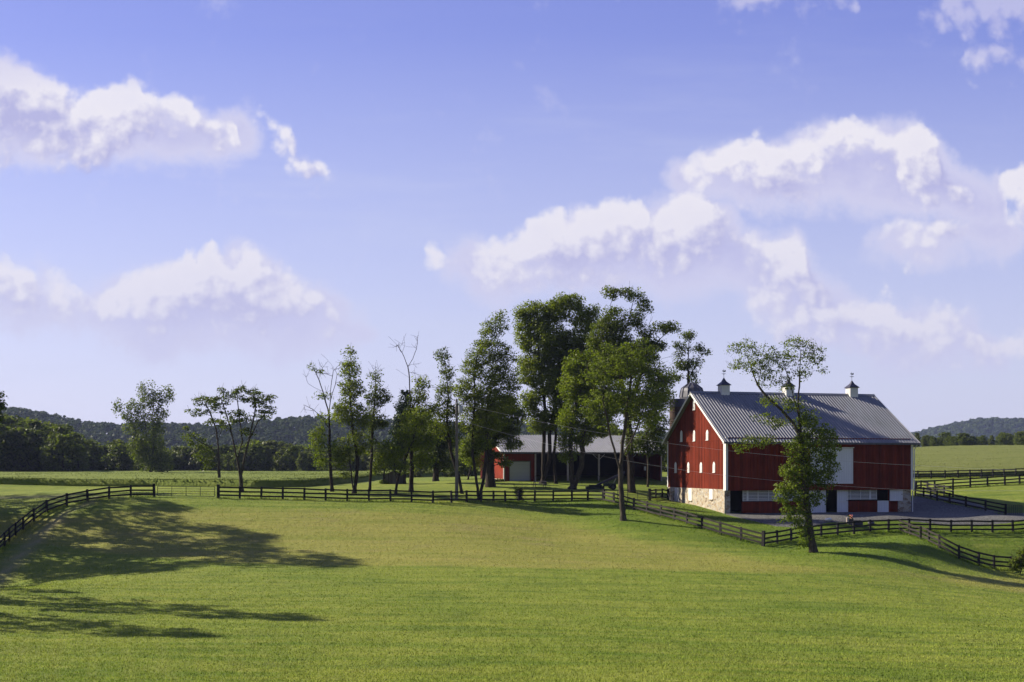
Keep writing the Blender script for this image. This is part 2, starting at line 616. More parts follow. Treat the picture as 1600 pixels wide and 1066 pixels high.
def stone_mat(name, tint=1.0):
    m, N, out = new_mat(name)
    co = obj_co(N)
    sq = N.vm('MULTIPLY', co, (1.0, 1.0, 1.7))
    wob = N.noise(co, 2.0, 3, 0.5, out='Color')
    sq = N.vm('MULTIPLY_ADD', wob, (0.25, 0.25, 0.3), sq)
    vc = N.voro(sq, 2.3, 'F1', out='Color')
    ve = N.voro(sq, 2.3, 'DISTANCE_TO_EDGE', out='Distance')
    sp = N.node('ShaderNodeSeparateColor')
    N.l.new(vc, sp.inputs[0])
    c = N.ramp(sp.outputs[0], [(0.0, (0.20, 0.12, 0.06)), (0.2, (0.42, 0.30, 0.17)), (0.45, (0.56, 0.45, 0.28)), (0.7, (0.30, 0.25, 0.19)), (0.85, (0.66, 0.56, 0.40)), (1.0, (0.40, 0.24, 0.11))])
    n = N.noise(co, 9, 4, 0.6)
    c = N.mix(N.rng(n, 0.3, 0.8, 0, 0.35), c, (0.62, 0.55, 0.42))
    mort = N.rng(ve, 0.015, 0.06)
    c = N.mix(mort, (0.60, 0.54, 0.44), c)
    c = N.mix(1.0, c, (0.78 * tint, 0.83 * tint, 0.96 * tint), 'MULTIPLY')
    h = N.math('ADD', mort, N.math('MULTIPLY', n, 0.4))
    principled(N, out, c, 0.9, 0.15, bump=h, bstr=0.7, bdist=0.05)
    return m


def metal_roof_mat(name, c, seam_axis, pitch_w, rough=0.45):
    m, N, out = new_mat(name)
    co = obj_co(N)
    n = N.noise(N.vm('MULTIPLY', co, (2.5, 0.5, 0.5)), 1.0, 4, 0.6)
    n2 = N.noise(co, 0.25, 3, 0.5)
    k = N.math('MULTIPLY', N.rng(n, 0.3, 0.7, 0.86, 1.1), N.rng(n2, 0.3, 0.7, 0.9, 1.08))
    nd = N.node('ShaderNodeVectorMath', operation='SCALE')
    nd.inputs[0].default_value = c
    N.l.new(k, nd.inputs['Scale'])
    principled(N, out, nd.outputs[0], rough, 0.35, 0.2)
    return m


M = {}
M['red'] = board_mat('red_barn_siding', (0.138, 0.0205, 0.0088), 0.33, 'xy', var=0.24, gmin=0.6)
M['red_shed'] = board_mat('red_shed_siding', (0.17, 0.022, 0.010), 0.30, 'xy', var=0.10)
M['white'] = simple_mat('white_paint', (0.66, 0.65, 0.64), 0.55, 0.06, 2.0)
M['white_board'] = board_mat('white_painted_boards', (0.66, 0.66, 0.68), 0.30, 'x', var=0.03, groove=0.04, weather=0.05, gmin=0.7)
M['stone'] = stone_mat('field_stone')
M['roof'] = metal_roof_mat('grey_metal_roof', (0.18, 0.185, 0.21), 'x', 0.3, 0.6)
M['slate'] = simple_mat('dark_blue_metal', (0.05, 0.05, 0.075), 0.5, 0.2, 2.0, 0.3)
M['lead'] = simple_mat('weathered_grey_metal', (0.085, 0.085, 0.10), 0.5, 0.3, 2.0, 0.4)
M['dark'] = simple_mat('dark_interior', (0.012, 0.011, 0.010), 0.9, 0.2)  # near-black: paints indoor shade, also colours the tyres
M['fence'] = simple_mat('black_fence_paint', (0.010, 0.009, 0.009), 0.75, 0.45, 2.5, bstr=0.2)
M['fence_grey'] = simple_mat('sun_bleached_fence_paint', (0.024, 0.020, 0.018), 0.85, 0.4, 2.5, bstr=0.2)
M['gate'] = simple_mat('dark_gate_metal', (0.03, 0.04, 0.035), 0.5, 0.2, 3.0, 0.5)
M['pole'] = bark_mat('grey_pole_wood', (0.09, 0.08, 0.075), (0.19, 0.17, 0.155))
M['tin'] = simple_mat('galvanised_metal', (0.42, 0.43, 0.45), 0.4, 0.12, 3.0, 0.6)
M['wire'] = simple_mat('pale_cable', (0.45, 0.43, 0.42), 0.6, 0.05)
M['grey_wood'] = board_mat('weathered_grey_boards', (0.13, 0.115, 0.10), 0.18, 'xy', var=0.3)
M['garage'] = board_mat('grey_garage_door', (0.42, 0.43, 0.46), 0.55, 'z', var=0.02, groove=0.03, weather=0.05, gmin=0.75)
M['silo'] = simple_mat('brown_silo_staves', (0.045, 0.027, 0.021), 0.85, 0.35, 1.2)
M['table_wood'] = simple_mat('pale_bleached_wood', (0.42, 0.36, 0.31), 0.8, 0.15, 3.0)
M['gravel_light'] = None
M['bark'] = bark_mat('dark_bark', (0.018, 0.014, 0.011), (0.052, 0.042, 0.034))
M['bark_grey'] = bark_mat('grey_bark', (0.028, 0.023, 0.018), (0.085, 0.072, 0.056))
M['leaf_mid'] = leaf_mat('green_leaves', (0.024, 0.042, 0.006), (0.215, 0.255, 0.032), 0.52)
M['leaf_dark'] = leaf_mat('dark_green_leaves', (0.016, 0.030, 0.006), (0.145, 0.180, 0.027), 0.5)
M['leaf_maple'] = leaf_mat('maple_leaves', (0.028, 0.050, 0.008), (0.205, 0.250, 0.032), 0.52)
M['leaf_ivy'] = leaf_mat('ivy_leaves', (0.034, 0.062, 0.008), (0.210, 0.260, 0.030), 0.5)
M['leaf_lime'] = leaf_mat('yellow_green_leaves', (0.05, 0.085, 0.008), (0.22, 0.26, 0.024), 0.5)
M['leaf_olive'] = leaf_mat('olive_leaves', (0.038, 0.054, 0.014), (0.145, 0.165, 0.042), 0.45)
M['leaf_pine'] = leaf_mat('pine_needles', (0.010, 0.024, 0.012), (0.030, 0.055, 0.022), 0.15)
M['leaf_forest'] = leaf_mat('forest_leaves', (0.026, 0.042, 0.010), (0.150, 0.180, 0.036), 0.48, 0.02)

# ------------------------------------------------------------ the land
# fence runs: (photo column, photo row of the ground line, distance)
FENCES = {
    'west': [(-75, 925, 82), (-30, 886, 89), (0, 862, 94), (18, 844, 99), (37.5, 829, 103), (67.5, 804, 107), (88.6, 795.6, 108.5), (111, 788.7, 110), (145.6, 782.7, 112), (184, 778, 114), (207, 776.7, 115), (240.8, 776.7, 115.5)],
    'field': [(341, 779, 114.5), (409, 780.2, 114.5), (479, 781.7, 114.5), (547, 783.5, 114.5), (614, 784, 115), (680.7, 786, 115), (746, 784.8, 119), (813, 784.8, 125), (877.8, 783.8, 126.5), (943, 783.8, 123)],
    'corner': [(1015, 783, 128.5), (1044, 782, 134.5)],
    'slope': [(943, 783.8, 123), (958, 787, 121), (985.8, 795, 117), (1016, 803, 114), (1047.8, 812, 111), (1086, 823.5, 107), (1131, 837.2, 104), (1149.8, 842, 103), (1171.9, 848.3, 102), (1192.6, 854, 101)],
    'yard': [(1192.6, 854, 101), (1229, 848.2, 103.5), (1259.6, 842.5, 105.5), (1301.4, 838, 107.5), (1336, 834.5, 109), (1369.5, 832, 110.3), (1404.4, 832.4, 111), (1469, 832, 111.5), (1533.7, 832, 112), (1596.5, 832, 112.5), (1680, 832, 113)],
    'hollow': [(1404.4, 832.4, 111), (1420.5, 836.5, 109), (1437.7, 842, 106.5), (1455, 849.6, 103.5), (1475, 859.5, 101), (1493, 871, 100), (1514, 880, 100), (1536, 886, 101), (1556, 889.5, 102), (1579, 891.8, 103)],
    'far': [(1415, 748.5, 171), (1444, 748, 172), (1500, 747, 173), (1594, 744, 177), (1700, 742, 180)],
    'second': [(1432, 767, 143), (1455, 765.5, 142.5), (1491, 763, 142), (1531.6, 761, 142), (1573, 758, 142), (1593, 757, 142.5), (1690, 753, 144)],
    'lane': [(1430, 774.5, 138), (1447, 778, 135), (1465, 782.7, 131), (1482.8, 786.6, 129), (1500, 790.5, 127.5), (1517.7, 794, 126.5), (1535.4, 797.8, 125.5), (1553.5, 801.3, 124.5), (1571, 806, 123.5)],
    'stub': [(1430, 768, 146), (1452, 771, 141), (1489, 777, 135)],
}
EXTRA = [
    (241, 777, 115.5), (1140, 803, 120), (1280, 802, 122.5), (1425, 800, 125.5), (1500, 804, 121.5), (1600, 808, 120.5), (1300, 816, 111.6), (1400, 812.5, 113.5), (1600, 812, 114.8), (1210, 823, 110.8),
    (1170, 812, 115), (1250, 826, 109.2), (1043, 781, 136.3), (1085, 789, 128), (1250, 775, 147), (1350, 775, 150),
    (787, 751.5, 150), (747, 747, 166), (1035, 752, 155), (900, 752, 152), (842, 762, 139), (985, 768, 134), (960, 764, 140),
    (1430, 704, 330), (1600, 699, 340), (1515, 720, 250), (1500, 735, 200), (1700, 700, 340), (1500, 701, 430), (1600, 700, 520),
    (0, 757, 150), (240, 759, 145), (400, 762, 136), (520, 757, 146), (600, 748, 200), (680, 745, 230), (0, 739.5, 300), (300, 739.5, 300), (600, 739.5, 300), (0, 737, 420), (500, 736, 420),
    (60, 776, 130), (0, 790, 115), (0, 771, 140), (-100, 790, 120), (-200, 800, 110), (-200, 850, 95),
    (0, 1066, 38), (400, 1066, 38), (800, 1066, 38), (1200, 1066, 39), (1600, 1066, 41), (0, 985, 52), (800, 985, 52.5), (1300, 985, 55), (1600, 985, 58),
    (0, 920, 70), (300, 915, 73), (600, 890, 82), (800, 885, 84), (1000, 885, 86), (313, 835, 100), (313, 880, 86), (150, 835, 101), (150, 800, 107), (600, 830, 101), (700, 830, 101), (850, 830, 105), (940, 830, 106),
    (975, 812, 109), (900, 805, 114), (600, 805, 107), (1270, 863, 97), (1100, 868, 95), (1200, 872, 93), (1400, 868, 96), (1450, 885, 95), (1600, 905, 96), (1600, 870, 106), (1500, 850, 108),
    (1600, 930, 84), (1300, 900, 84), (1000, 930, 70), (1700, 905, 98), (520, 768, 129), (378, 768, 127), (760, 768, 136), (895, 764, 139), (640, 768, 128), (680, 752, 165), (615, 756, 152),
]


def build_tps():
    pts = []
    for run in FENCES.values():
        pts += run
    pts += EXTRA
    P = []
    for px, py, Y in pts:
        P.append(((px - 800) / F * Y, Y, (HY - py) / F * Y))
    P += [(0, 0, -1.8), (-40, 0, -2.4), (40, 0, -2.6), (0, 20, -5.4), (-15, 20, -5.4), (15, 20, -5.6), (0, -40, -1.0), (-60, -40, -2), (60, -40, -2.4), (-60, 40, -7.2), (-75, 70, -6.8), (-100, 100, -5), (-110, 160, -3),
          (70, 40, -8.6), (95, 80, -9.6), (110, 110, -7.5), (150, 160, -3), (-120, 20, -5), (120, 20, -7), (-200, 200, -2.5), (230, 200, 0), (-200, 60, -4), (220, 60, -5), (0, 500, -1.5), (-200, 420, -2), (230, 450, 4), (130, 260, 2.5)]
    seen, Q = set(), []
    for p in P:
        k = (round(p[0] / 1.2), round(p[1] / 1.2))
        if k not in seen:
            seen.add(k)
            Q.append(p)
    P = np.array(Q)
    xy, z = P[:, :2] / 50.0, P[:, 2]
    n = len(P)
    d = np.linalg.norm(xy[:, None] - xy[None], axis=2)
    K = np.where(d > 0, d * d * np.log(d + 1e-9), 0) + np.eye(n) * 0.0006
    A = np.zeros((n + 3, n + 3))
    A[:n, :n] = K
    A[:n, n] = 1
    A[:n, n + 1:] = xy
    A[n, :n] = 1
    A[n + 1:, :n] = xy.T
    w = np.linalg.solve(A, np.concatenate([z, [0, 0, 0]]))
    return xy, w


TX, TW = build_tps()


def ground_h(X, Y):
    """height of the land at X, Y (arrays)"""
    X = np.atleast_1d(np.asarray(X, float))
    Y = np.atleast_1d(np.asarray(Y, float))
    out = np.zeros(X.shape)
    n = len(TX)
    for i in range(0, len(X), 20000):
        x, y = X[i:i + 20000] / 50.0, Y[i:i + 20000] / 50.0
        d2 = (x[:, None] - TX[:, 0]) ** 2 + (y[:, None] - TX[:, 1]) ** 2
        k = 0.5 * d2 * np.log(d2 + 1e-12)
        out[i:i + 20000] = k @ TW[:n] + TW[n] + TW[n + 1] * x + TW[n + 2] * y
    out = np.clip(out, -13, 9)
    # beyond the farm the land settles to a plain
    dx = np.maximum(np.abs(X) - 170, 0) / 160
    dy = np.maximum(np.maximum(Y - 430, -Y - 30), 0) / 160
    t = np.clip(np.maximum(dx, dy), 0, 1)
    t = t * t * (3 - 2 * t)
    far = -3.0
    return out * (1 - t) + far * t + CZ


def gz(x, y):
    return float(ground_h([x], [y])[0])


def on_ground(px, Y, dz=0.0):
    x = (px - 800) / F * Y
    return Vector((x, Y, gz(x, Y) + dz))


def axis_pts(lo, hi, step, flo, fhi, g=1.12):
    a = list(np.arange(lo, hi + step, step))
    s, v = step, lo
    left = []
    while v > flo:
        s *= g
        v -= s
        left.append(v)
    s, v = step, a[-1]
    right = []
    while v < fhi:
        s *= g
        v += s
        right.append(v)
    return np.array(left[::-1] + a + right)


def pix(X, Y, Z):
    Yc = np.maximum(Y, 1.0)
    return 800 + X / Yc * F, HY - (Z - CZ) / Yc * F


def smooth(a, b, x):
    t = np.clip((x - a) / (b - a), 0, 1)
    return t * t * (3 - 2 * t)


def zone_of(X, Y, Z):
    """r: dry mown stubble, g: bare wheel track, b: lush long grass"""
    px, py = pix(X, Y, Z)
    up = np.interp(px, [-400, 100, 240, 350, 560, 700, 820, 900, 1000, 1120, 1300, 1450, 1600, 1800], [800, 800, 788, 788, 792, 794, 800, 816, 836, 858, 886, 893, 893, 893])
    lo = np.interp(px, [-400, 60, 200, 350, 480, 700, 900, 1100, 1300, 1450, 1600, 1800], [850, 850, 868, 880, 884, 885, 889, 893, 898, 906, 928, 950])
    dry = smooth(up - 8, up + 22, py) * (1 - smooth(lo - 5, lo + 4, py)) * (Y > 70)
    tc_ = np.interp(py, [780, 800, 835, 870, 905, 940], [150, 106, 66, 30, -4, -40])
    wd = np.interp(py, [780, 905], [5, 15])
    track = np.exp(-((px - tc_) / wd) ** 2) * (py > 775) * (py < 945) * (Y > 55) * (Y < 125)
    d2 = np.exp(-((py - np.interp(px, [-200, 0, 90, 140], [778, 778, 776, 770])) / 2.2) ** 2) * (px < 120) * (Y > 110) * (Y < 160)
    track = np.maximum(track, d2 * 0.7)
    lush = smooth(0, 14, up - py) * (px > 780) * (Y > 85) * (Y < 128)
    return dry, track, lush


gx = axis_pts(-95, 100, 1.0, -7000, 7000)
gy = axis_pts(26, 185, 0.9, -900, 9000)
GX, GY = np.meshgrid(gx, gy, indexing='ij')
GZ = ground_h(GX.ravel(), GY.ravel())
bmp = np.array([mnoise.noise(Vector((x * 0.11, y * 0.11, 0.3))) * 0.07 + mnoise.noise(Vector((x * 0.5, y * 0.5, 1.3))) * 0.025 for x, y in zip(GX.ravel(), GY.ravel())])
GZ = GZ + bmp
GVr = np.stack([GX.ravel(), GY.ravel(), GZ], 1)
nx, ny = len(gx), len(gy)
ii, jj = np.meshgrid(np.arange(nx - 1), np.arange(ny - 1), indexing='ij')
a_ = (ii * ny + jj).ravel()
GF = np.stack([a_, a_ + ny, a_ + ny + 1, a_ + 1], 1)


def ground_at(X, Y):
    """bilinear height of the built sheet"""
    X = np.atleast_1d(np.asarray(X, float)); Y = np.atleast_1d(np.asarray(Y, float))
    i = np.clip(np.searchsorted(gx, X) - 1, 0, nx - 2)
    j = np.clip(np.searchsorted(gy, Y) - 1, 0, ny - 2)
    fx = (X - gx[i]) / (gx[i + 1] - gx[i])
    fy = (Y - gy[j]) / (gy[j + 1] - gy[j])
    G = GZ.reshape(nx, ny)
    return (G[i, j] * (1 - fx) * (1 - fy) + G[i + 1, j] * fx * (1 - fy) + G[i, j + 1] * (1 - fx) * fy + G[i + 1, j + 1] * fx * fy)


def gz(x, y):
    return float(ground_at([x], [y])[0])


def set_zone(me, V):
    dry, track, lush = zone_of(V[:, 0], V[:, 1], V[:, 2])
    ca = me.color_attributes.new('zone', 'FLOAT_COLOR', 'POINT')
    ca.data.foreach_set('color', np.stack([dry, track, lush, np.ones(len(V))], 1).astype(np.float32).ravel())


def grass_color(N, co, blade=False):
    """colour of the pasture at a point of the land"""
    at_ = N.node('ShaderNodeAttribute', attribute_name='zone')
    sp = N.node('ShaderNodeSeparateColor')
    N.l.new(at_.outputs['Color'], sp.inputs[0])
    dry, trk, lush = sp.outputs
    big = N.noise(co, 0.045, 4, 0.6)
    mid = N.noise(co, 0.30, 4, 0.6)
    strk = N.noise(N.vm('MULTIPLY', co, (0.10, 0.9, 1.0)), 1.0, 4, 0.65)     # streaks left by the mower
    rows = N.noise(N.vm('MULTIPLY', co, (1.3, 0.10, 1.0)), 1.0, 3, 0.6)
    fine = N.noise(co, 3.2, 4, 0.7)
    vf = N.noise(co, 11.0, 3, 0.7)
    c = N.mix(N.rng(big, 0.35, 0.65), (0.150, 0.207, 0.029), (0.203, 0.248, 0.038))
    c = N.mix(N.rng(strk, 0.42, 0.66, 0, 0.55), c, (0.270, 0.285, 0.058))
    c = N.mix(N.rng(strk, 0.50, 0.30, 0, 0.55), c, (0.078, 0.140, 0.022))
    c = N.mix(N.rng(rows, 0.45, 0.7, 0, 0.35), c, (0.115, 0.165, 0.022))
    c = N.mix(N.rng(mid, 0.55, 0.75, 0, 0.4), c, (0.26, 0.265, 0.06))
    c = N.mix(N.math('MULTIPLY', lush, 0.8), c, N.mix(N.rng(mid, 0.35, 0.65), (0.072, 0.130, 0.012), (0.125, 0.185, 0.020)))
    fleck = N.noise(N.vm('MULTIPLY', co, (0.55, 2.2, 1)), 1.0, 5, 0.75)
    c = N.mix(N.rng(fleck, 0.56, 0.70, 0, 0.75), c, (0.050, 0.080, 0.018))
    blot = N.noise(N.vm('MULTIPLY', co, (0.16, 0.42, 1)), 1.0, 6, 0.7)
    c = N.mix(N.rng(blot, 0.50, 0.66, 0, 0.6), c, (0.088, 0.135, 0.024))
    c = N.mix(N.rng(blot, 0.44, 0.30, 0, 0.5), c, (0.285, 0.290, 0.070))
    # rows left by the mower in the near left corner
    xy = N.node('ShaderNodeSeparateXYZ')
    N.l.new(co, xy.inputs[0])
    rw_ = N.math('SINE', N.math('ADD', N.math('MULTIPLY', xy.outputs[0], 4.4), N.math('ADD', N.math('MULTIPLY', xy.outputs[1], 1.7), N.math('MULTIPLY', mid, 3.0))))
    rwm = N.math('MULTIPLY', N.rng(xy.outputs[0], -3.0, -11.0), N.rng(xy.outputs[1], 56.0, 46.0))
    c = N.mix(N.math('MULTIPLY', rwm, N.rng(rw_, 0.1, 0.9, 0, 0.12)), c, (0.30, 0.29, 0.085))
    # dry stubble
    dn = N.math('ADD', dry, N.math('MULTIPLY_ADD', mid, 1.0, -0.5))
    dm = N.math('MULTIPLY', N.rng(dn, 0.25, 0.8), N.rng(dry, 0.02, 0.3))
    dc = N.mix(N.rng(strk, 0.35, 0.65), (0.235, 0.240, 0.050), (0.305, 0.272, 0.080))
    patch = N.noise(N.vm('MULTIPLY', co, (0.16, 0.30, 1)), 1.0, 5, 0.65)
    dc = N.mix(N.rng(patch, 0.55, 0.72, 0, 0.6), dc, (0.295, 0.225, 0.120))
    c = N.mix(N.math('MULTIPLY', dm, 0.70), c, dc)
    # clumps and crumbs of earth between the stalks
    crumb = N.math('MULTIPLY', N.rng(fine, 0.58, 0.72), N.rng(patch, 0.40, 0.62))
    c = N.mix(N.math('MULTIPLY', crumb, N.math('MULTIPLY_ADD', dm, 0.6, 0.10)), c, (0.085, 0.058, 0.030))
    # wheel track
    tn = N.math('MULTIPLY', trk, N.rng(fine, 0.3, 0.6, 0.5, 1.0))
    c = N.mix(N.math('MULTIPLY', tn, 0.75), c, (0.33, 0.28, 0.18))
    if not blade:
        c = N.mix(N.rng(vf, 0.35, 0.70, 0.0, 0.5), c, (0.055, 0.075, 0.014))
        c = N.mix(N.rng(fine, 0.56, 0.78, 0.0, 0.35), c, (0.23, 0.23, 0.06))
    return c, vf, fine


m, N, out = new_mat('pasture')
co = obj_co(N)
c, vf, fine = grass_color(N, co)
h = N.math('ADD', N.math('MULTIPLY', vf, 0.5), fine)
h = N.math('ADD', h, N.math('MULTIPLY', N.noise(co, 0.9, 3, 0.6), 1.3))
principled(N, out, c, 0.9, 0.08, bump=h, bstr=0.75, bdist=0.13)
M['grass'] = m
m, N, out = new_mat('grass_blades')
co = obj_co(N)
c, vf, fine = grass_color(N, co, True)
geo = N.node('ShaderNodeNewGeometry')
k = N.math('MULTIPLY_ADD', geo.outputs['Random Per Island'], 0.9, 0.85)
nd = N.node('ShaderNodeVectorMath', operation='SCALE')
N.l.new(c, nd.inputs[0])
N.l.new(k, nd.inputs['Scale'])
p = N.node('ShaderNodeBsdfDiffuse')
N.l.new(nd.outputs[0], p.inputs[0])
t = N.node('ShaderNodeBsdfTranslucent')
N.l.new(nd.outputs[0], t.inputs[0])
mx = N.node('ShaderNodeMixShader')
mx.inputs[0].default_value = 0.35
N.l.new(p.outputs[0], mx.inputs[1])
N.l.new(t.outputs[0], mx.inputs[2])
N.l.new(mx.outputs[0], out.inputs[0])
M['blades'] = m

gme = np_mesh('ground', GVr, GF, smooth=True)
set_zone(gme, GVr)
ground = link_mesh('ground', gme, M['grass'])
tag(ground, kind='structure')

# short grass standing on the near pasture
def grass_blades(name, n, ymin, ymax, hgt, wid, margin=0.66, accept=None):
    # even on the ground per distance, thinning with distance as blades get too small to see
    u = rng.random(n)
    Y = (ymin ** -0.6 + u * (ymax ** -0.6 - ymin ** -0.6)) ** (-1 / 0.6)
    X = (rng.random(n) * 2 - 1) * margin * Y
    Z = ground_at(X, Y)
    if accept is not None:
        ok = accept(X, Y, Z)
        X, Y, Z = X[ok], Y[ok], Z[ok]
        n = len(X)
    ang = rng.random(n) * 2 * PI
    s = (0.6 + 0.8 * rng.random(n))
    w = wid * s * (Y / 60.0) ** 0.7
    h = hgt * (0.5 + rng.random(n))
    dry, trk, lush = zone_of(X, Y, Z)
    h *= (1 - 0.55 * trk) * (1 + 0.25 * lush)
    dx, dy = np.cos(ang) * w, np.sin(ang) * w
    lean = (rng.random((n, 2)) - 0.5) * h[:, None] * 1.1
    B = np.stack([X, Y, Z - 0.02], 1)
    V = np.empty((n, 3, 3))
    V[:, 0] = B + np.stack([-dx, -dy, np.zeros(n)], 1)
    V[:, 1] = B + np.stack([dx, dy, np.zeros(n)], 1)
    V[:, 2] = B + np.stack([lean[:, 0], lean[:, 1], h], 1)
    V = V.reshape(-1, 3)
    me = np_mesh(name, V, np.arange(n * 3).reshape(n, 3))
    set_zone(me, V)
    o = link_mesh(name, me, M['blades'])
    tag(o, 'short green pasture grass covering the wide field in front', 'grass', kind='stuff')
    return o


def not_drive(X, Y, Z):
    px, py = pix(X, Y, Z)
    lo = np.interp(px, [1130, 1140, 1170, 1210, 1250, 1290, 1340, 1400, 1700], [806, 808, 813, 822, 825, 819, 815, 814, 813.5])
    return ~((px > 1128) & (py < lo) & (Y > 108) & (Y < 150))


def fence_tufts(n):
    """longer unmown grass under the fence boards"""
    P = []
    for run in FENCES.values():
        pts = [((a - 800) / F * b, b) for a, _, b in run]
        for (x0, y0), (x1_, y1_) in zip(pts, pts[1:]):
            k = int(math.hypot(x1_ - x0, y1_ - y0) * n)
            t = rng.random(k)
            P.append(np.stack([x0 + (x1_ - x0) * t + rng.normal(size=k) * 0.16, y0 + (y1_ - y0) * t + rng.normal(size=k) * 0.16], 1))
    P = np.concatenate(P)
    patch = np.array([mnoise.noise(Vector((p[0] * 0.45, p[1] * 0.45, 9))) for p in P])
    P = P[patch > -0.25]
    k = len(P)
    Z = ground_at(P[:, 0], P[:, 1])
    h = 0.10 + 0.28 * rng.random(k) ** 2
    a = rng.random(k) * 2 * PI
    w = 0.02 + 0.02 * rng.random(k)
    B = np.stack([P[:, 0], P[:, 1], Z - 0.02], 1)
    V = np.empty((k, 3, 3))
    V[:, 0] = B + np.stack([-np.cos(a) * w, -np.sin(a) * w, np.zeros(k)], 1)
    V[:, 1] = B + np.stack([np.cos(a) * w, np.sin(a) * w, np.zeros(k)], 1)
    V[:, 2] = B + np.stack([rng.normal(size=k) * h * 0.35, rng.normal(size=k) * h * 0.35, h], 1)
    V = V.reshape(-1, 3)
    me = np_mesh('long_grass', V, np.arange(k * 3).reshape(k, 3))
    set_zone(me, V)
    o = link_mesh('long_grass', me, M['blades'])
    tag(o, 'longer unmown grass along the foot of the board fences', 'grass', kind='stuff')


fence_tufts(90)
grass_blades('grass', 400000, 33, 128, 0.075, 0.034, accept=not_drive)


# ------------------------------------------------------------ gravel yard
m, N, out = new_mat('gravel')
co = obj_co(N)
n1 = N.noise(co, 7.0, 4, 0.7)
n2 = N.noise(co, 0.5, 4, 0.6)
v = N.voro(co, 9.0, 'F1', out='Color')
sp = N.node('ShaderNodeSeparateColor')
N.l.new(v, sp.inputs[0])
c = N.ramp(sp.outputs[0], [(0, (0.055, 0.055, 0.055)), (0.5, (0.10, 0.10, 0.10)), (1, (0.17, 0.168, 0.165))])
c = N.mix(N.rng(n2, 0.45, 0.65, 0, 0.5), c, (0.09, 0.088, 0.082))
principled(N, out, c, 0.9, 0.15, bump=n1, bstr=0.6, bdist=0.04)
M['gravel'] = m


def sheet(name, near, far, nu, nv, mat, dz=0.045):
    """ruled sheet on the land between two edge lines given as (column, distance)"""
    def samp(line, t):
        L = [Vector(((a - 800) / F * b, b)) for a, b in line]
        d = [0]
        for p, q in zip(L, L[1:]):
            d.append(d[-1] + (q - p).length)
        xs = np.interp(t * d[-1], d, [p.x for p in L])
        ys = np.interp(t * d[-1], d, [p.y for p in L])
        return xs, ys
    t = np.linspace(0, 1, nu)
    ax, ay = samp(near, t)
    bx, by = samp(far, t)
    s = np.linspace(0, 1, nv)
    X = ax[:, None] * (1 - s) + bx[:, None] * s
    Y = ay[:, None] * (1 - s) + by[:, None] * s
    jit = np.array([mnoise.noise(Vector((x * 0.7, 3.1, 0))) * 0.35 for x in X[:, 0]])
    Y[:, 0] += jit
    Z = ground_at(X.ravel(), Y.ravel()).reshape(X.shape) + dz
    Z[:, 0] -= 0.08
    Z[:, -1] -= 0.0
    V = np.stack([X.ravel(), Y.ravel(), Z.ravel()], 1)
    i, j = np.meshgrid(np.arange(nu - 1), np.arange(nv - 1), indexing='ij')
    a = (i * nv + j).ravel()
    me = np_mesh(name, V, np.stack([a, a + nv, a + nv + 1, a + 1], 1), smooth=True)
    o = link_mesh(name, me, mat)
    tag(o, kind='structure')
    return o


sheet('driveway', [(1134, 119.2), (1150, 117), (1172, 114.6), (1210, 110.9), (1250, 109.5), (1290, 111.2), (1340, 112.8), (1400, 113.4), (1480, 113.8), (1700, 115)],
      [(1136, 120.6), (1180, 121.2), (1280, 123), (1380, 125), (1424, 126.0), (1432, 140), (1440, 141), (1560, 125), (1700, 124)], 240, 40, M['gravel'])

# ------------------------------------------------------------ fences
FH, SP = 1.27, 2.3
post_me = None


def smooth_run(run):
    P = [Vector(((px - 800) / F * Y, Y)) for px, py, Y in run]
    # catmull-rom through the surveyed points
    Q = [P[0] * 2 - P[1]] + P + [P[-1] * 2 - P[-2]]
    outp = []
    for i in range(1, len(Q) - 2):
        p0, p1, p2, p3 = Q[i - 1:i + 3]
        for k in range(12):
            t = k / 12
            outp.append(0.5 * ((2 * p1) + (p2 - p0) * t + (2 * p0 - 5 * p1 + 4 * p2 - p3) * t * t + (3 * p1 - p0 - 3 * p2 + p3) * t ** 3))
    outp.append(P[-1])
    return outp


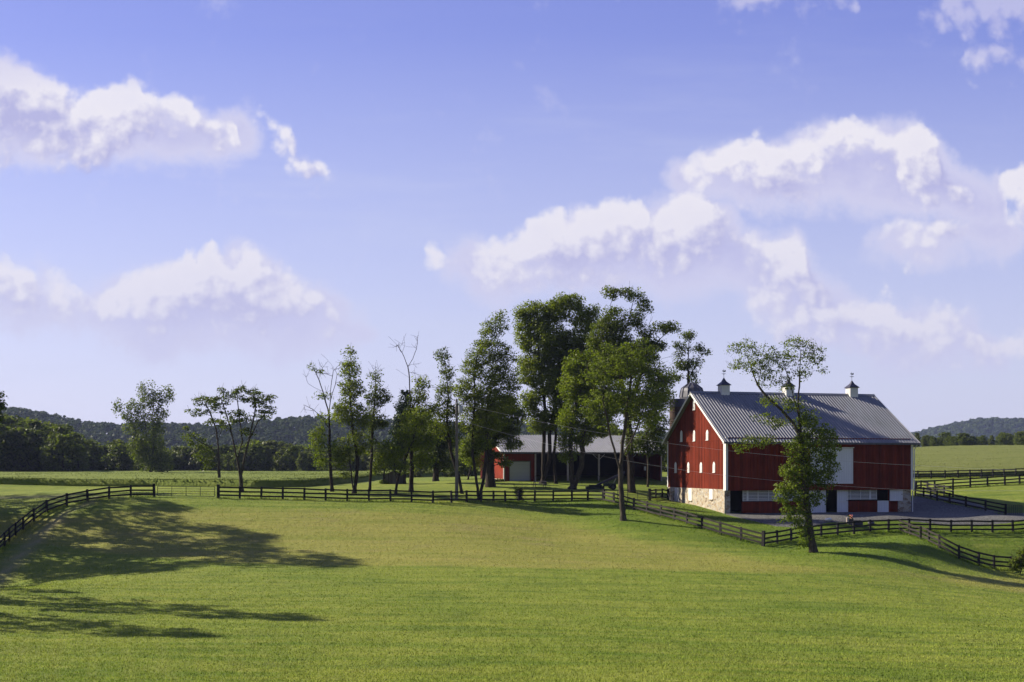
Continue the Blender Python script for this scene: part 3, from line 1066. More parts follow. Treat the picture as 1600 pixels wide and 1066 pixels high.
def fence(key, label, end_posts=(1, 1), mat=None, bold=(0, 0)):
    mat = mat or M['fence']
    L = smooth_run(FENCES[key])
    d = [0]
    for p, q in zip(L, L[1:]):
        d.append(d[-1] + (q - p).length)
    n = max(1, round(d[-1] / SP))
    ss = [d[-1] * i / n for i in range(n + 1)]
    X = np.interp(ss, d, [p.x for p in L])
    Y = np.interp(ss, d, [p.y for p in L])
    Z = ground_at(X, Y)
    root = empty('board_fence', (X[0], Y[0], Z[0]), 0, label, 'fence', 'black three board fences')
    org = Vector((X[0], Y[0], Z[0]))
    P = [Vector((x, y, z)) - org for x, y, z in zip(X, Y, Z)]
    pm = None
    rr = random.Random(len(key) * 7)
    for i, p in enumerate(P):
        if (i == 0 and not end_posts[0]) or (i == n and not end_posts[1]):
            continue
        q = P[min(i + 1, n)] - P[max(i - 1, 0)]
        ang = math.atan2(q.y, q.x)
        big = (i == 0 and bold[0]) or (i == n and bold[1])
        if big:
            o = MB().box(-0.13, 0.13, -0.13, 0.13, -0.3, FH + 0.12).box(-0.15, 0.15, -0.15, 0.15, FH + 0.12, FH + 0.16).build('post', M['fence'], root)
        elif pm is None:
            b = MB().box(-0.10, 0.10, -0.07, 0.07, -0.3, FH)
            b.add([(-0.10, -0.07, FH), (0.10, -0.07, FH), (0.10, 0.07, FH), (-0.10, 0.07, FH), (0, -0.05, FH + 0.03), (0, 0.05, FH + 0.03)], [(0, 1, 4), (2, 3, 5), (1, 2, 5, 4), (3, 0, 4, 5)])
            o = b.build('post', M['fence'], root)
            pm = o
        else:
            o = pm.copy()
            col.objects.link(o)
            o.parent = root
        o.location = p
        o.rotation_euler = (R(rr.uniform(-1.5, 1.5)), R(rr.uniform(-1.5, 1.5)), ang)
    # boards on the near side of the posts, three lines of them
    for hgt in (0.30, 0.72, 1.15):
        b = MB()
        for i in range(n):
            p, q = P[i], P[i + 1]
            dv = (q - p)
            nn = Vector((dv.y, -dv.x, 0)).normalized() * 0.088
            if (p + org).y + nn.y > (p + org).y:
                nn = -nn
            j1, j2 = rr.uniform(-0.035, 0.035), rr.uniform(-0.035, 0.035)
            b.beam(p + nn + Vector((0, 0, hgt + j1)) , q + nn + Vector((0, 0, hgt + j2)), 0.03, 0.165)
        b.build('rail', mat, root)
    return root


fence('west', 'long curving black board fence climbing the left slope beside the dirt track', bold=(0, 1))
fence('field', 'black three board fence along the top of the pasture in front of the trees', bold=(1, 1))
fence('corner', 'short black board fence joining the gate to the back corner of the red barn', bold=(1, 1))
fence('slope', 'bleached board fence running downhill left of the barn to the low corner', end_posts=(0, 1), mat=M['fence_grey'], bold=(0, 1))
fence('yard', 'black board fence along the gravel yard in front of the barn', end_posts=(0, 1))
fence('hollow', 'black board fence dropping away from the yard fence to the bush at the right edge', end_posts=(0, 1), mat=M['fence_grey'])
fence('far', 'farthest black board fence crossing the green field right of the barn')
fence('second', 'black board fence just below the farthest one right of the barn')
fence('lane', 'black board fence slanting down behind the gravel drive to the wire gate')
fence('stub', 'short black board fence between the lane fence and the second fence by the barn corner')


def tube_gate(a, b, label, nbars=5, nvert=3, hgt=1.15):
    """a and b: (column, distance)"""
    A, B = on_ground(a[0], a[1]), on_ground(b[0], b[1])
    A.z, B.z = gz(A.x, A.y), gz(B.x, B.y)
    root = empty('field_gate', A, 0, label, 'gate')
    D = B - A
    g = MB()
    up = Vector((0, 0, 1))
    for e in (0.04, 0.96):
        g.tube([D * e + up * 0.15, D * e + up * hgt], 0.035, 6)
    g.tube([D * 0.04 + up * hgt, D * 0.96 + up * hgt], 0.03, 6)
    g.tube([D * 0.04 + up * 0.15, D * 0.96 + up * 0.15], 0.03, 6)
    g.build('gate_frame', M['gate'], root)
    for k in range(1, nbars - 1):
        z = 0.15 + (hgt - 0.15) * k / (nbars - 1)
        MB().tube([D * 0.045 + up * z, D * 0.955 + up * z], 0.02, 6).build('bar', M['gate'], root)
    for k in range(nvert):
        e = 0.04 + 0.92 * (k + 1) / (nvert + 1)
        MB().beam(D * e + up * 0.15 - Vector((0, 0.03, 0)), D * e + up * hgt - Vector((0, 0.03, 0)), 0.05, 0.02, (0, 1, 0)).build('upright', M['gate'], root)
    return root


tube_gate((242.5, 115.5), (339.5, 114.7), 'wide metal field gate between two thick black posts at the left')
tube_gate((963, 125.2), (1013.5, 128.2), 'metal gate behind the forked tree beside the barn fence', 5, 2)
tube_gate((1572, 123.4), (1598, 122.6), 'dark wire mesh gate at the right end of the lane fence', 9, 6, 1.2)

# ------------------------------------------------------------ the barn
BA = R(13.6)
BU = Vector((math.cos(BA), math.sin(BA), 0))      # along the front
BV = Vector((-math.sin(BA), math.cos(BA), 0))     # along the gable, away from the camera


class Frame:
    """turns photo points on the front or gable plane of a building into its own metres"""
    def __init__(s, px, py, Y0):
        s.o = at(px, py, Y0)

    def front(s, px, py, dy=0.0):
        o = s.o + BV * dy
        t = (px - 800) / F
        x = (t * o.y - o.x) / (BU.x - t * BU.y)
        Y = o.y + BU.y * x
        return x, CZ + (HY - py) / F * Y - s.o.z

    def gable(s, px, py):
        t = (px - 800) / F
        y = (t * s.o.y - s.o.x) / (BV.x - t * BV.y)
        Y = s.o.y + BV.y * y
        return y, CZ + (HY - py) / F * Y - s.o.z


FB = Frame(1132, 803.5, 120)
L = FB.front(1423.5, 700)[0]
W = 16.8
EZ = 8.45                       # wall plate
TANP = math.tan(R(33.0))
RZ = EZ + W / 2 * TANP
ST = 2.72                       # top of the stone storey
barn = empty('barn', FB.o, BA, 'big red bank barn with grey metal roof, stone basement and three cupolas', 'barn')


def part(name, mb, mat, parent=barn, **kw):
    return mb.build(name, mat, parent, **kw)


# red upper storey
b = MB()
t_ = 0.25
b.prismx([(0, ST), (W, ST), (W, EZ), (W / 2, RZ - 0.05), (0, EZ)], 0.0, t_)
b.prismx([(0, ST), (W, ST), (W, EZ), (W / 2, RZ - 0.05), (0, EZ)], L - t_, L)
b.box(t_, L - t_, -0.35, -0.10, ST - 0.12, EZ + 0.02)          # forebay front
b.box(t_, L - t_, W - t_, W, ST, EZ)
b.box(0.0, t_, -0.35, 0.0, ST - 0.12, EZ + 0.02)
b.box(L - t_, L, -0.35, 0.0, ST - 0.12, EZ + 0.02)
for k in range(1, int(W / 0.42)):
    y_ = k * 0.42
    b.box(-0.028, -0.001, y_ - 0.03, y_ + 0.03, ST + 0.01, min(EZ + min(y_, W - y_) * TANP, RZ) - 0.35)
for k in range(1, int(L / 0.42)):
    b.box(k * 0.42 - 0.03, k * 0.42 + 0.03, -0.378, -0.351, ST - 0.11, EZ - 0.3)
part('wall', b, M['red'])
# floor of the upper storey shuts out the light
part('upper_floor', MB().box(0.26, L - 0.26, -0.09, W - 0.3, ST - 0.02, ST + 0.15), M['dark'])
# stone basement: gable, back, right pier; front wall is boarded
b = MB()
b.box(0.0, 0.5, 0.0, W, -1.5, ST)
b.box(0.5, L, W - 0.5, W, -1.5, ST)
b.box(L - 0.5, L, 0.0, W - 0.5, -1.5, ST)
b.box(0.5, FB.front(1141, 790)[0], 0.0, 0.5, -1.0, ST - 0.12)
xs = FB.front(1403.5, 790)[0]
b.box(xs, L - 0.5, 0.0, 0.5, -1.0, ST - 0.12)
part('stone_wall', b, M['stone'])
# near-black panel and floor: shade behind the stable openings put into colour
part('stable_shade', MB().box(0.6, L - 0.6, 2.6, 2.8, -0.5, ST - 0.2).box(0.6, L - 0.6, 0.6, 2.6, -0.6, 0.02), M['dark'])
# belt line across the gable and the base trim
y0g, zbelt = FB.gable(1100, 688)
part('belt_trim', MB().box(-0.04, -0.002, 0.16, W - 0.16, EZ - 0.28, EZ - 0.20), M['red'])
# lower front: red boarding in pieces
LY0, LY1 = 0.12, 0.30


def fx(px, py=780, dy=LY0):
    return FB.front(px, py, dy)[0]


def fz(py, px=1300, dy=LY0):
    return FB.front(px, py, dy)[1]


TOPZ = ST - 0.14
b = MB()
b.box(fx(1159.5), fx(1262), LY0, LY1, -0.5, fz(783))
b.box(fx(1325), fx(1370), LY0, LY1, -0.5, fz(783))
b.box(fx(1388.5), fx(1403.5), LY0, LY1, -0.5, fz(765.5))
b.box(fx(1141), fx(1403.5), LY0, LY1, fz(765.2), TOPZ)
part('lower_wall', b, M['red'])
# louvred vents


def louvre(x0, x1, z0, z1, nslat, posts, wide=()):
    root = MB()
    root.box(x0, x1, LY1 - 0.02, LY1, z0, z1)
    o = part('louvred_vent', root, M['dark'])
    s = MB()
    for k in range(nslat):
        z = z0 + (z1 - z0) * (k + 0.5) / nslat
        h = (z1 - z0) / nslat * 0.27
        s.beam((x0, LY0 + 0.06, z), (x1, LY0 + 0.06, z), 0.03, h * 2)
    s.build('slat', M['white'], o)
    s = MB()
    for p in posts:
        s.box(p - 0.035, p + 0.035, LY0 - 0.02, LY0 + 0.035, z0 - 0.04, z1 + 0.03)
    for p in wide:
        s.box(p - 0.11, p + 0.11, LY0 - 0.02, LY0 + 0.035, z0 - 0.04, z1 + 0.03)
    s.box(x0, x1, LY0 - 0.01, LY0 + 0.035, z1, z1 + 0.04)
    s.box(x0, x1, LY0 - 0.01, LY0 + 0.035, z0 - 0.04, z0)
    s.build('frame', M['white'], o)


xx = [1160.5, 1167, 1184.5, 1201, 1217, 1237, 1255]
louvre(fx(1160.5), fx(1262), fz(781.5), fz(765.8), 7, [fx(1161), fx(1184.5), fx(1201), fx(1237), fx(1253)], [fx(1168), fx(1217)])
louvre(fx(1325), fx(1370.5), fz(780.5), fz(765.8), 7, [fx(1329), fx(1344.5), fx(1369.6)], [fx(1359.5)])


def door(px0, px1, py1, py0, name='door', split=None, y=LY0 - 0.05, handle=True):
    x0, x1, z0, z1 = fx(px0), fx(px1), fz(py0), fz(py1)
    o = part(name, MB().box(x0, x1, y, y + 0.05, z0, z1), M['white_board'])
    s = MB()
    w = 0.09
    edges = [z0, z1] if split is None else [z0, split, z1]
    for a, c in zip(edges, edges[1:]):
        s.box(x0, x0 + w, y - 0.022, y - 0.002, a + 0.01, c - 0.01)
        s.box(x1 - w, x1, y - 0.022, y - 0.002, a + 0.01, c - 0.01)
        s.box(x0 + w, x1 - w, y - 0.022, y - 0.002, a + 0.01, a + w)
        s.box(x0 + w, x1 - w, y - 0.022, y - 0.002, c - w, c - 0.01)
    s.build('door_frame', M['white'], o)
    if handle:
        MB().box(x1 - 0.22, x1 - 0.06, y - 0.06, y - 0.024, (split or (z0 + z1) / 2) + 0.08, (split or (z0 + z1) / 2) + 0.13).build('latch', M['gate'], o)
    return o


door(1264, 1290, 765.5, 802.5, 'door')
door(1307.5, 1324.6, 765.3, 802, 'dutch_door', split=fz(784))
door(1370.8, 1388, 783, 801.5, 'half_door', handle=False)
door(1388.8, 1409, 765.5, 783.5, 'open_half_door', y=-0.08)
# sliding hay door and track
hx0, hx1 = FB.front(1266, 730, -0.35)[0], FB.front(1332, 730, -0.35)[0]
hz0, hz1 = FB.front(1300, 756, -0.35)[1], FB.front(1300, 700.5, -0.35)[1]
o = part('sliding_door', MB().box(hx0, hx1, -0.45, -0.38, hz0, hz1), M['white_board'])
s = MB()
for a in (hx0, hx1 - 0.16):
    s.box(a, a + 0.16, -0.475, -0.452, hz0, hz1)
s.box(hx0 + 0.16, hx1 - 0.16, -0.475, -0.452, hz0, hz0 + 0.16).box(hx0 + 0.16, hx1 - 0.16, -0.475, -0.452, hz1 - 0.16, hz1)
s.build('door_frame', M['white'], o)
part('door_track', MB().box(hx0 - 1.6, hx1 + 0.15, -0.46, -0.355, hz1 + 0.03, hz1 + 0.12), M['white'])

# corner boards and frieze
b = MB()
b.box(-0.035, 0.0, -0.36, 0.22, ST - 0.12, EZ + 0.02)
b.box(-0.035, 0.24, -0.385, -0.36, ST - 0.12, EZ + 0.02)
part('corner_board', b, M['white'])
part('corner_board', MB().box(-0.035, 0.0, W - 0.26, W + 0.03, ST, EZ), M['white'])
b = MB()
b.box(L - 0.26, L + 0.035, -0.385, -0.36, ST - 0.12, EZ + 0.02).box(L, L + 0.035, -0.36, 0.2, ST - 0.12, EZ + 0.02)
part('corner_board', b, M['white'])

# roof
OH = 0.5         # gable overhang
OE = 0.62        # eave overhang


def corr_slab(x0, x1, ya, za, yb, zb, th, pitch, amp, name, mat, parent):
    """sloping metal sheet with raised ribs running from ridge (ya, za) to eave (yb, zb)"""
    n = int(round((x1 - x0) / pitch))
    prof = []
    for i in range(n):
        x = x0 + (x1 - x0) * i / n
        dx = (x1 - x0) / n
        prof += [(x, 0), (x + dx * 0.38, 0), (x + dx * 0.50, amp), (x + dx * 0.84, amp), (x + dx * 0.96, 0)]
    prof.append((x1, 0))
    dirv = Vector((0, yb - ya, zb - za)).normalized()
    nrm = Vector((0, -dirv.z, dirv.y)) if dirv.y > 0 else Vector((0, dirv.z, -dirv.y))
    vs, fs = [], []
    for x, h in prof:
        for (y, z) in ((ya, za), (yb, zb)):
            vs.append(Vector((x, y, z)) + nrm * h)
            vs.append(Vector((x, y, z)) - nrm * th)
    for i in range(len(prof) - 1):
        a, c = i * 4, (i + 1) * 4
        fs += [(a, c, c + 2, a + 2), (a + 1, a + 3, c + 3, c + 1), (a, a + 1, c + 1, c), (a + 2, c + 2, c + 3, a + 3)]
    fs += [(0, 2, 3, 1), (len(vs) - 4, len(vs) - 3, len(vs) - 1, len(vs) - 2)]
    return MB().add(vs, fs).build(name, mat, parent, fix=True)


ye, ze = -0.35 - OE, EZ + 0.12 - (0.35 + OE) * TANP
ye = -0.35 - OE
ze = RZ + 0.12 - (W / 2 - ye) * TANP
roof = corr_slab(-OH, L + OH, W / 2, RZ + 0.12, ye, ze, 0.10, 0.37, 0.050, 'roof', M['roof'], barn)
corr_slab(-OH, L + OH, W / 2, RZ + 0.12, W + OE, RZ + 0.12 - (W / 2 + OE) * TANP, 0.10, 0.37, 0.050, 'roof', M['roof'], barn)
MB().prismx([(W / 2 - 0.32, RZ - 0.02), (W / 2, RZ + 0.20), (W / 2 + 0.32, RZ - 0.02), (W / 2, RZ + 0.26)], -OH - 0.01, L + OH + 0.01).build('ridge_cap', M['roof'], roof)
for x in (-OH - 0.03, L + OH + 0.002):
    b = MB()
    for (ya, za, yb, zb) in ((W / 2, RZ + 0.13, ye - 0.02, ze), (W / 2, RZ + 0.13, W + OE, RZ + 0.12 - (W / 2 + OE) * TANP)):
        b.prismx([(ya, za + 0.03), (ya, za - 0.28), (yb, zb - 0.24), (yb, zb + 0.05)], x, x + 0.028)
    b.build('rake_board', M['white'], roof)
part('gutter', MB().box(-OH, L + OH, ye - 0.14, ye - 0.015, ze - 0.20, ze - 0.06), M['lead'])
# soffit strip under the gable overhang keeps its shade
part('soffit', MB().box(-OH + 0.03, L + OH - 0.03, ye + 0.02, -0.36, ze - 0.14, ze - 0.11), M['white'])
# downpipe at the right corner
dx = L + 0.12
part('downpipe', MB().tube([(dx, ye, ze - 0.2), (dx, -0.47, ze - 0.75), (dx, -0.44, ST), (dx, -0.12, ST - 0.4), (dx, -0.12, 0.05)], 0.055, 8), M['white'])


def arched(y0, z0, w, h):
    """arched louvred window on the gable, looking out along -x"""
    o = MB().prismx([(y0 - w / 2, z0), (y0 + w / 2, z0), (y0 + w / 2, z0 + h * 0.72), (y0 + w * 0.36, z0 + h * 0.88), (y0, z0 + h), (y0 - w * 0.36, z0 + h * 0.88), (y0 - w / 2, z0 + h * 0.72)], -0.05, -0.004)
    o = part('louvred_window', o, M['white'])
    s = MB()
    for k in range(6):
        z = z0 + h * (0.10 + 0.11 * k)
        s.beam((-0.075, y0 - w / 2 + 0.05, z), (-0.075, y0 + w / 2 - 0.05, z), 0.035, 0.05)
    s.build('slat', M['white'], o)
    s = MB()
    s.box(-0.10, -0.052, y0 - w / 2 - 0.05, y0 + w / 2 + 0.05, z0 - 0.06, z0)
    s.build('sill', M['white'], o)


for px, py0, py1 in ((1084.8, 640.5, 624.5), (1065, 690, 672.5), (1085, 689, 672), (1105.5, 687.5, 671.5), (1056, 738.5, 722), (1076, 738, 722), (1095.8, 738, 722), (1116, 738, 721.5)):
    y_, z0_ = FB.gable(px, py0)
    z1_ = FB.gable(px, py1)[1]
    arched(y_, z0_, 0.62, z1_ - z0_)
# boarded basement windows of the gable
for px0, px1, py0, py1 in ((1054.5, 1061, 784, 762), (1076.3, 1081.3, 782, 762), (1108.8, 1114, 780, 762)):
    y1_, z0_ = FB.gable(px0, py0)
    y0_, z1_ = FB.gable(px1, py1)
    o = part('basement_shutter', MB().box(-0.05, -0.003, y0_, y1_, z0_, ST - 0.05), M['white'])
    MB().box(-0.12, -0.052, y0_ - 0.06, y1_ + 0.06, z0_ - 0.09, z0_).build('sill', M['stone'], o)
# flood lamp under the eave
lx, lz = FB.front(1141.5, 694, -0.4)
part('flood_lamp', MB().lathe([(0.05, 0.28), (0.08, 0.20), (0.17, 0.02), (0.19, -0.02), (0.16, -0.06), (0.05, -0.1)], 12, (lx, -0.62, lz)).box(lx - 0.03, lx + 0.03, -0.62, -0.36, lz + 0.2, lz + 0.26), M['white'])


def cupola(px, py):
    t = (px - 800) / F
    o = FB.o + BV * (W / 2)
    x = (t * o.y - o.x) / (BU.x - t * BU.y)
    z = RZ + 0.12
    q = 0.53
    base = MB().box(x - q, x + q, W / 2 - q, W / 2 + q, z - 0.55, z + 0.84)
    o = part('cupola', base, M['white'])
    s = MB()
    for k in range(7):
        zz = z + 0.10 + k * 0.10
        for sx in (-1, 1):
            s.beam((x + sx * (q + 0.02), W / 2 - q + 0.12, zz), (x + sx * (q + 0.02), W / 2 + q - 0.12, zz), 0.03, 0.05)
        for sy in (-1, 1):
            s.beam((x - q + 0.12, W / 2 + sy * (q + 0.02), zz), (x + q - 0.12, W / 2 + sy * (q + 0.02), zz), 0.03, 0.05)
    s.build('louvre', M['white'], o)
    e = q + 0.13
    zt = z + 0.84
    v = [(x - e, W / 2 - e, zt), (x + e, W / 2 - e, zt), (x + e, W / 2 + e, zt), (x - e, W / 2 + e, zt)]
    v += [(x - e, W / 2 - e, zt + 0.06), (x + e, W / 2 - e, zt + 0.06), (x + e, W / 2 + e, zt + 0.06), (x - e, W / 2 + e, zt + 0.06)]
    k = 0.36
    v += [(x - e * k, W / 2 - e * k, zt + 0.48), (x + e * k, W / 2 - e * k, zt + 0.48), (x + e * k, W / 2 + e * k, zt + 0.48), (x - e * k, W / 2 + e * k, zt + 0.48), (x, W / 2, zt + 0.98)]
    f = [(3, 2, 1, 0)]
    for i in range(4):
        j = (i + 1) % 4
        f += [(i, j, j + 4, i + 4), (i + 4, j + 4, j + 8, i + 8), (i + 8, j + 8, 12)]
    MB().add(v, f).build('cupola_roof', M['slate'], o)
    vz = zt + 0.95
    w = MB().tube([(x, W / 2, vz), (x, W / 2, vz + 1.0)], 0.022, 6)
    w.beam((x - 0.28, W / 2, vz + 0.45), (x + 0.28, W / 2, vz + 0.45), 0.03, 0.04).beam((x, W / 2 - 0.22, vz + 0.4), (x, W / 2 + 0.22, vz + 0.4), 0.03, 0.04)
    w.add([(x - 0.20, W / 2 - 0.015, vz + 0.72), (x + 0.22, W / 2 - 0.015, vz + 0.66), (x + 0.24, W / 2 - 0.015, vz + 0.92), (x + 0.05, W / 2 - 0.015, vz + 0.80), (x - 0.16, W / 2 - 0.015, vz + 0.86),
           (x - 0.20, W / 2 + 0.015, vz + 0.72), (x + 0.22, W / 2 + 0.015, vz + 0.66), (x + 0.24, W / 2 + 0.015, vz + 0.92), (x + 0.05, W / 2 + 0.015, vz + 0.80), (x - 0.16, W / 2 + 0.015, vz + 0.86)],
          [(0, 1, 2, 3, 4), (9, 8, 7, 6, 5), (0, 5, 6, 1), (1, 6, 7, 2), (2, 7, 8, 3), (3, 8, 9, 4), (4, 9, 5, 0)])
    w.build('weather_vane', M['gate'], o)


for px in (1131, 1231.5, 1331):
    cupola(px, 618)


# ------------------------------------------------------------ silos behind the barn
def silo(px, Y, r, toppy, dome_h, label, rim=True):
    x = (px - 800) / F * Y
    g = gz(x, Y)
    top = CZ + (HY - toppy) / F * Y - g
    root = empty('silo', (x, Y, g), 0, label, 'silo')
    H = top - dome_h
    b = MB()
    prof = [(r, -0.5)]
    k = 0
    z = 0.3
    while z < H - 0.2:
        prof += [(r, z), (r + 0.03, z + 0.03), (r + 0.03, z + 0.09), (r, z + 0.12)]
        z += 0.75
    prof.append((r, H))
    b.lathe(prof, 28)
    b.build('silo_body', M['silo'] if not rim else M['silo'], root)
    if dome_h > 0.5:
        MB().lathe([(r * 1.02, H - 2.2), (r * 1.03, H), (r * 0.93, H + dome_h * 0.42), (r * 0.86, H + dome_h * 0.60), (r * 0.30, H + dome_h * 0.92), (r * 0.12, H + dome_h)], 12).build('dome', M['lead'], root)
        c = MB()
        for k in range(12):
            t = 2 * PI * k / 12
            c.tube([(r * 1.05 * math.cos(t), r * 1.05 * math.sin(t), H), (r * 0.95 * math.cos(t), r * 0.95 * math.sin(t), H + dome_h * 0.42), (r * 0.88 * math.cos(t), r * 0.88 * math.sin(t), H + dome_h * 0.60), (r * 0.32 * math.cos(t), r * 0.32 * math.sin(t), H + dome_h * 0.93)], 0.05, 4)
        c.build('dome_rib', M['slate'], root)
    else:
        MB().lathe([(r * 1.04, H - 1.0), (r * 1.04, H + 0.1), (r * 0.9, H + 0.12), (r * 0.9, H - 0.3)], 24).build('rim', M['slate'], root)
    return root


silo(1081, 158, 1.75, 597.5, 2.2, 'tall dark silo with a domed metal roof behind the barn peak')
silo(1058, 152, 1.05, 625, 0.0, 'shorter brown silo with a flat dark rim left of the domed one')

# ------------------------------------------------------------ long open shed among the trees
FS = Frame(787, 751.5, 150)
SW = 15.5
SL = FS.front(1034, 730)[0]
SE = FS.front(787, 706.5)[1] + 0.05
SP_T = math.tan(R(17.5))
SR = SE + SW / 2 * SP_T
shed = empty('shed', FS.o, BA, 'long low red shed with grey metal roof, garage door and open bays behind the trees', 'shed')
x1 = FS.front(836.5, 730)[0]
b = MB()
gp = [(0, -0.6), (SW, -0.6), (SW, SE), (SW / 2, SR - 0.05), (0, SE)]
b.prismx(gp, 0, 0.15)
b.prismx(gp, SL - 0.15, SL)
gx0, gx1, gz1 = FS.front(796.5, 730)[0], FS.front(828, 730)[0], FS.front(812, 721.5)[1]
b.box(0.15, gx0, 0, 0.15, -0.6, SE).box(gx1, x1, 0, 0.15, -0.6, SE).box(gx0, gx1, 0, 0.15, gz1, SE)
b.box(0.15, SL - 0.15, SW - 0.15, SW, -0.6, SE)
b.box(x1 - 0.15, x1, 0.15, SW - 0.15, -0.6, SE)
b.build('wall', M['red_shed'], shed)
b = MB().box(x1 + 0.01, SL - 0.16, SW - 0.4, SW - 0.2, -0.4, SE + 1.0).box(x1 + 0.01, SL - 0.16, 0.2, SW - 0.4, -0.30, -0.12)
b.build('bay_shade', M['dark'], shed)  # near-black sheets paint the shade inside the open bays
o = MB().box(gx0, gx1, 0.06, 0.12, -0.3, gz1).build('garage_door', M['garage'], shed)
MB().box(gx0 - 0.12, gx0, -0.03, -0.002, -0.3, gz1 + 0.12).box(gx1, gx1 + 0.12, -0.03, -0.002, -0.3, gz1 + 0.12).box(gx0, gx1, -0.03, -0.002, gz1, gz1 + 0.12).build('door_frame', M['lead'], o)
for px in (887.5, 936, 985):
    x = FS.front(px, 730)[0]
    po = MB().box(x - 0.11, x + 0.11, 0.0, 0.2, -0.6, SE - 0.02).build('post', M['tin'], shed)
    MB().beam((x, 0.1, SE - 1.1), (x - 0.95, 0.1, SE - 0.25), 0.05, 0.06).beam((x, 0.1, SE - 1.1), (x + 0.95, 0.1, SE - 0.25), 0.05, 0.06).build('brace', M['tin'], po)
x = x1
MB().box(x - 0.11, x + 0.11, -0.04, -0.003, -0.4, SE - 0.02).build('corner_board', M['tin'], shed)
MB().box(-0.03, -0.002, -0.03, 0.16, -0.3, SE).box(-0.03, 0.16, -0.035, -0.004, -0.3, SE - 0.1).build('corner_board', M['white'], shed)
MB().box(SL - 0.16, SL + 0.03, -0.035, -0.004, -0.4, SE - 0.1).build('corner_board', M['tin'], shed)
MB().box(0.16, SL - 0.16, -0.03, -0.003, SE - 0.30, SE - 0.02).build('header_beam', M['lead'], shed)
r1 = corr_slab(-0.45, SL + 0.45, SW / 2, SR + 0.10, -0.5, SR + 0.10 - (SW / 2 + 0.5) * SP_T, 0.08, 0.37, 0.055, 'roof', M['roof'], shed)
corr_slab(-0.45, SL + 0.45, SW / 2, SR + 0.10, SW + 0.5, SR + 0.10 - (SW / 2 + 0.5) * SP_T, 0.08, 0.37, 0.055, 'roof', M['roof'], shed)
b = MB()
for x in (-0.48, SL + 0.452):
    for (yb) in (-0.5, SW + 0.5):
        zb = SR + 0.10 - (SW / 2 + 0.5) * SP_T
        b.prismx([(SW / 2, SR + 0.12), (SW / 2, SR - 0.14), (yb, zb - 0.2), (yb, zb + 0.04)], x, x + 0.028)
b.build('rake_board', M['white'], r1)
MB().box(-0.45, SL + 0.45, -0.62, -0.51, SR + 0.10 - (SW / 2 + 0.5) * SP_T - 0.22, SR + 0.10 - (SW / 2 + 0.5) * SP_T - 0.08).build('gutter', M['lead'], shed)
# pale concrete base at the gable
MB().box(-0.10, -0.004, 0.5, SW - 3, -0.6, 0.28).build('concrete_base', simple_mat('pale_concrete', (0.50, 0.42, 0.33), 0.9, 0.1), shed)
# small notice hung by the right bay
nx_, nz_ = FS.front(1008, 732)
MB().box(nx_ - 0.14, nx_ + 0.14, 0.02, 0.06, nz_ - 0.28, nz_ + 0.28).build('notice_board', M['white'], shed)

# ------------------------------------------------------------ small grey hut
p = on_ground(616, 152)
p.z = gz(p.x, p.y)
hut = empty('hut', p, R(5), 'small weathered grey wooden hut under the trees behind the fence', 'hut')
hw, hd, he, hr = 1.25, 1.3, 1.15, 1.85
b = MB()
b.prism([(-hw, -0.1), (hw, -0.1), (hw, he), (0, hr), (-hw, he)], -hd, -hd + 0.08)
b.prism([(-hw, -0.1), (hw, -0.1), (hw, he), (0, hr), (-hw, he)], hd - 0.08, hd)
b.box(-hw, -hw + 0.08, -hd + 0.08, hd - 0.08, -0.1, he).box(hw - 0.08, hw, -hd + 0.08, hd - 0.08, -0.1, he)
b.build('wall', M['grey_wood'], hut)
b = MB()
for sx in (-1, 1):
    b.prism([(0, hr + 0.02), (0, hr + 0.10), (sx * (hw + 0.28), he - 0.10), (sx * (hw + 0.28), he - 0.18)], -hd - 0.2, hd + 0.2)
b.build('roof', M['grey_wood'], hut)
MB().box(-0.4, 0.4, -hd - 0.03, -hd - 0.003, 0.0, 1.05).build('door', M['grey_wood'], hut)

# ------------------------------------------------------------ utility pole and cables
def utility_pole(px, Y, toppy, label, transformer=True):
    p = on_ground(px, Y)
    p.z = gz(p.x, p.y)
    H = CZ + (HY - toppy) / F * Y - p.z
    root = empty('utility_pole', p, 0, label, 'utility pole')
    MB().tube([(0, 0, -0.5), (0.02, 0, H * 0.5), (0, 0, H)], [0.19, 0.165, 0.125], 12).build('pole', M['pole'], root)
    if transformer:
        t = MB().lathe([(0.05, -0.42), (0.24, -0.40), (0.26, -0.34), (0.26, 0.34), (0.27, 0.36), (0.22, 0.42), (0.06, 0.46)], 14, (0.40, -0.06, H - 1.15)).build('transformer', M['tin'], root)
        MB().box(0.1, 0.3, -0.1, -0.02, H - 1.3, H - 1.2).box(0.1, 0.3, -0.1, -0.02, H - 1.0, H - 0.9).build('bracket', M['gate'], t)
        MB().lathe([(0.03, 0), (0.05, 0.05), (0.03, 0.09), (0.05, 0.14), (0.02, 0.24)], 8, (0.36, -0.06, H - 0.72)).build('bushing', M['silo'], t)
    MB().box(-0.06, 0.06, -0.16, -0.11, H - 0.55, H - 0.35).lathe([(0.03, 0), (0.05, 0.05), (0.04, 0.12)], 8, (0, 0, H - 0.02)).build('insulator', M['tin'], root)
    return p, H


p1, H1 = utility_pole(713.5, 119.5, 624, 'grey wooden utility pole with a small transformer behind the fence')
p2, H2 = utility_pole(1790, 108, 740, 'bare wooden pole beyond the right edge carrying the cables', False)


def cable(points, label):
    """sagging line through world points"""
    b = MB()
    pts = []
    for a, c, sag in points:
        for i in range(25):
            t = i / 24
            q = a.lerp(c, t)
            q.z -= sag * 4 * t * (1 - t)
            if not pts or (pts[-1] - q).length > 0.01:
                pts.append(q)
    org = pts[0].copy()
    b.tube([q - org for q in pts], 0.010, 5)
    o = b.build('overhead_cable', M['wire'], None, org, smooth=True)
    tag(o, label, 'cable')


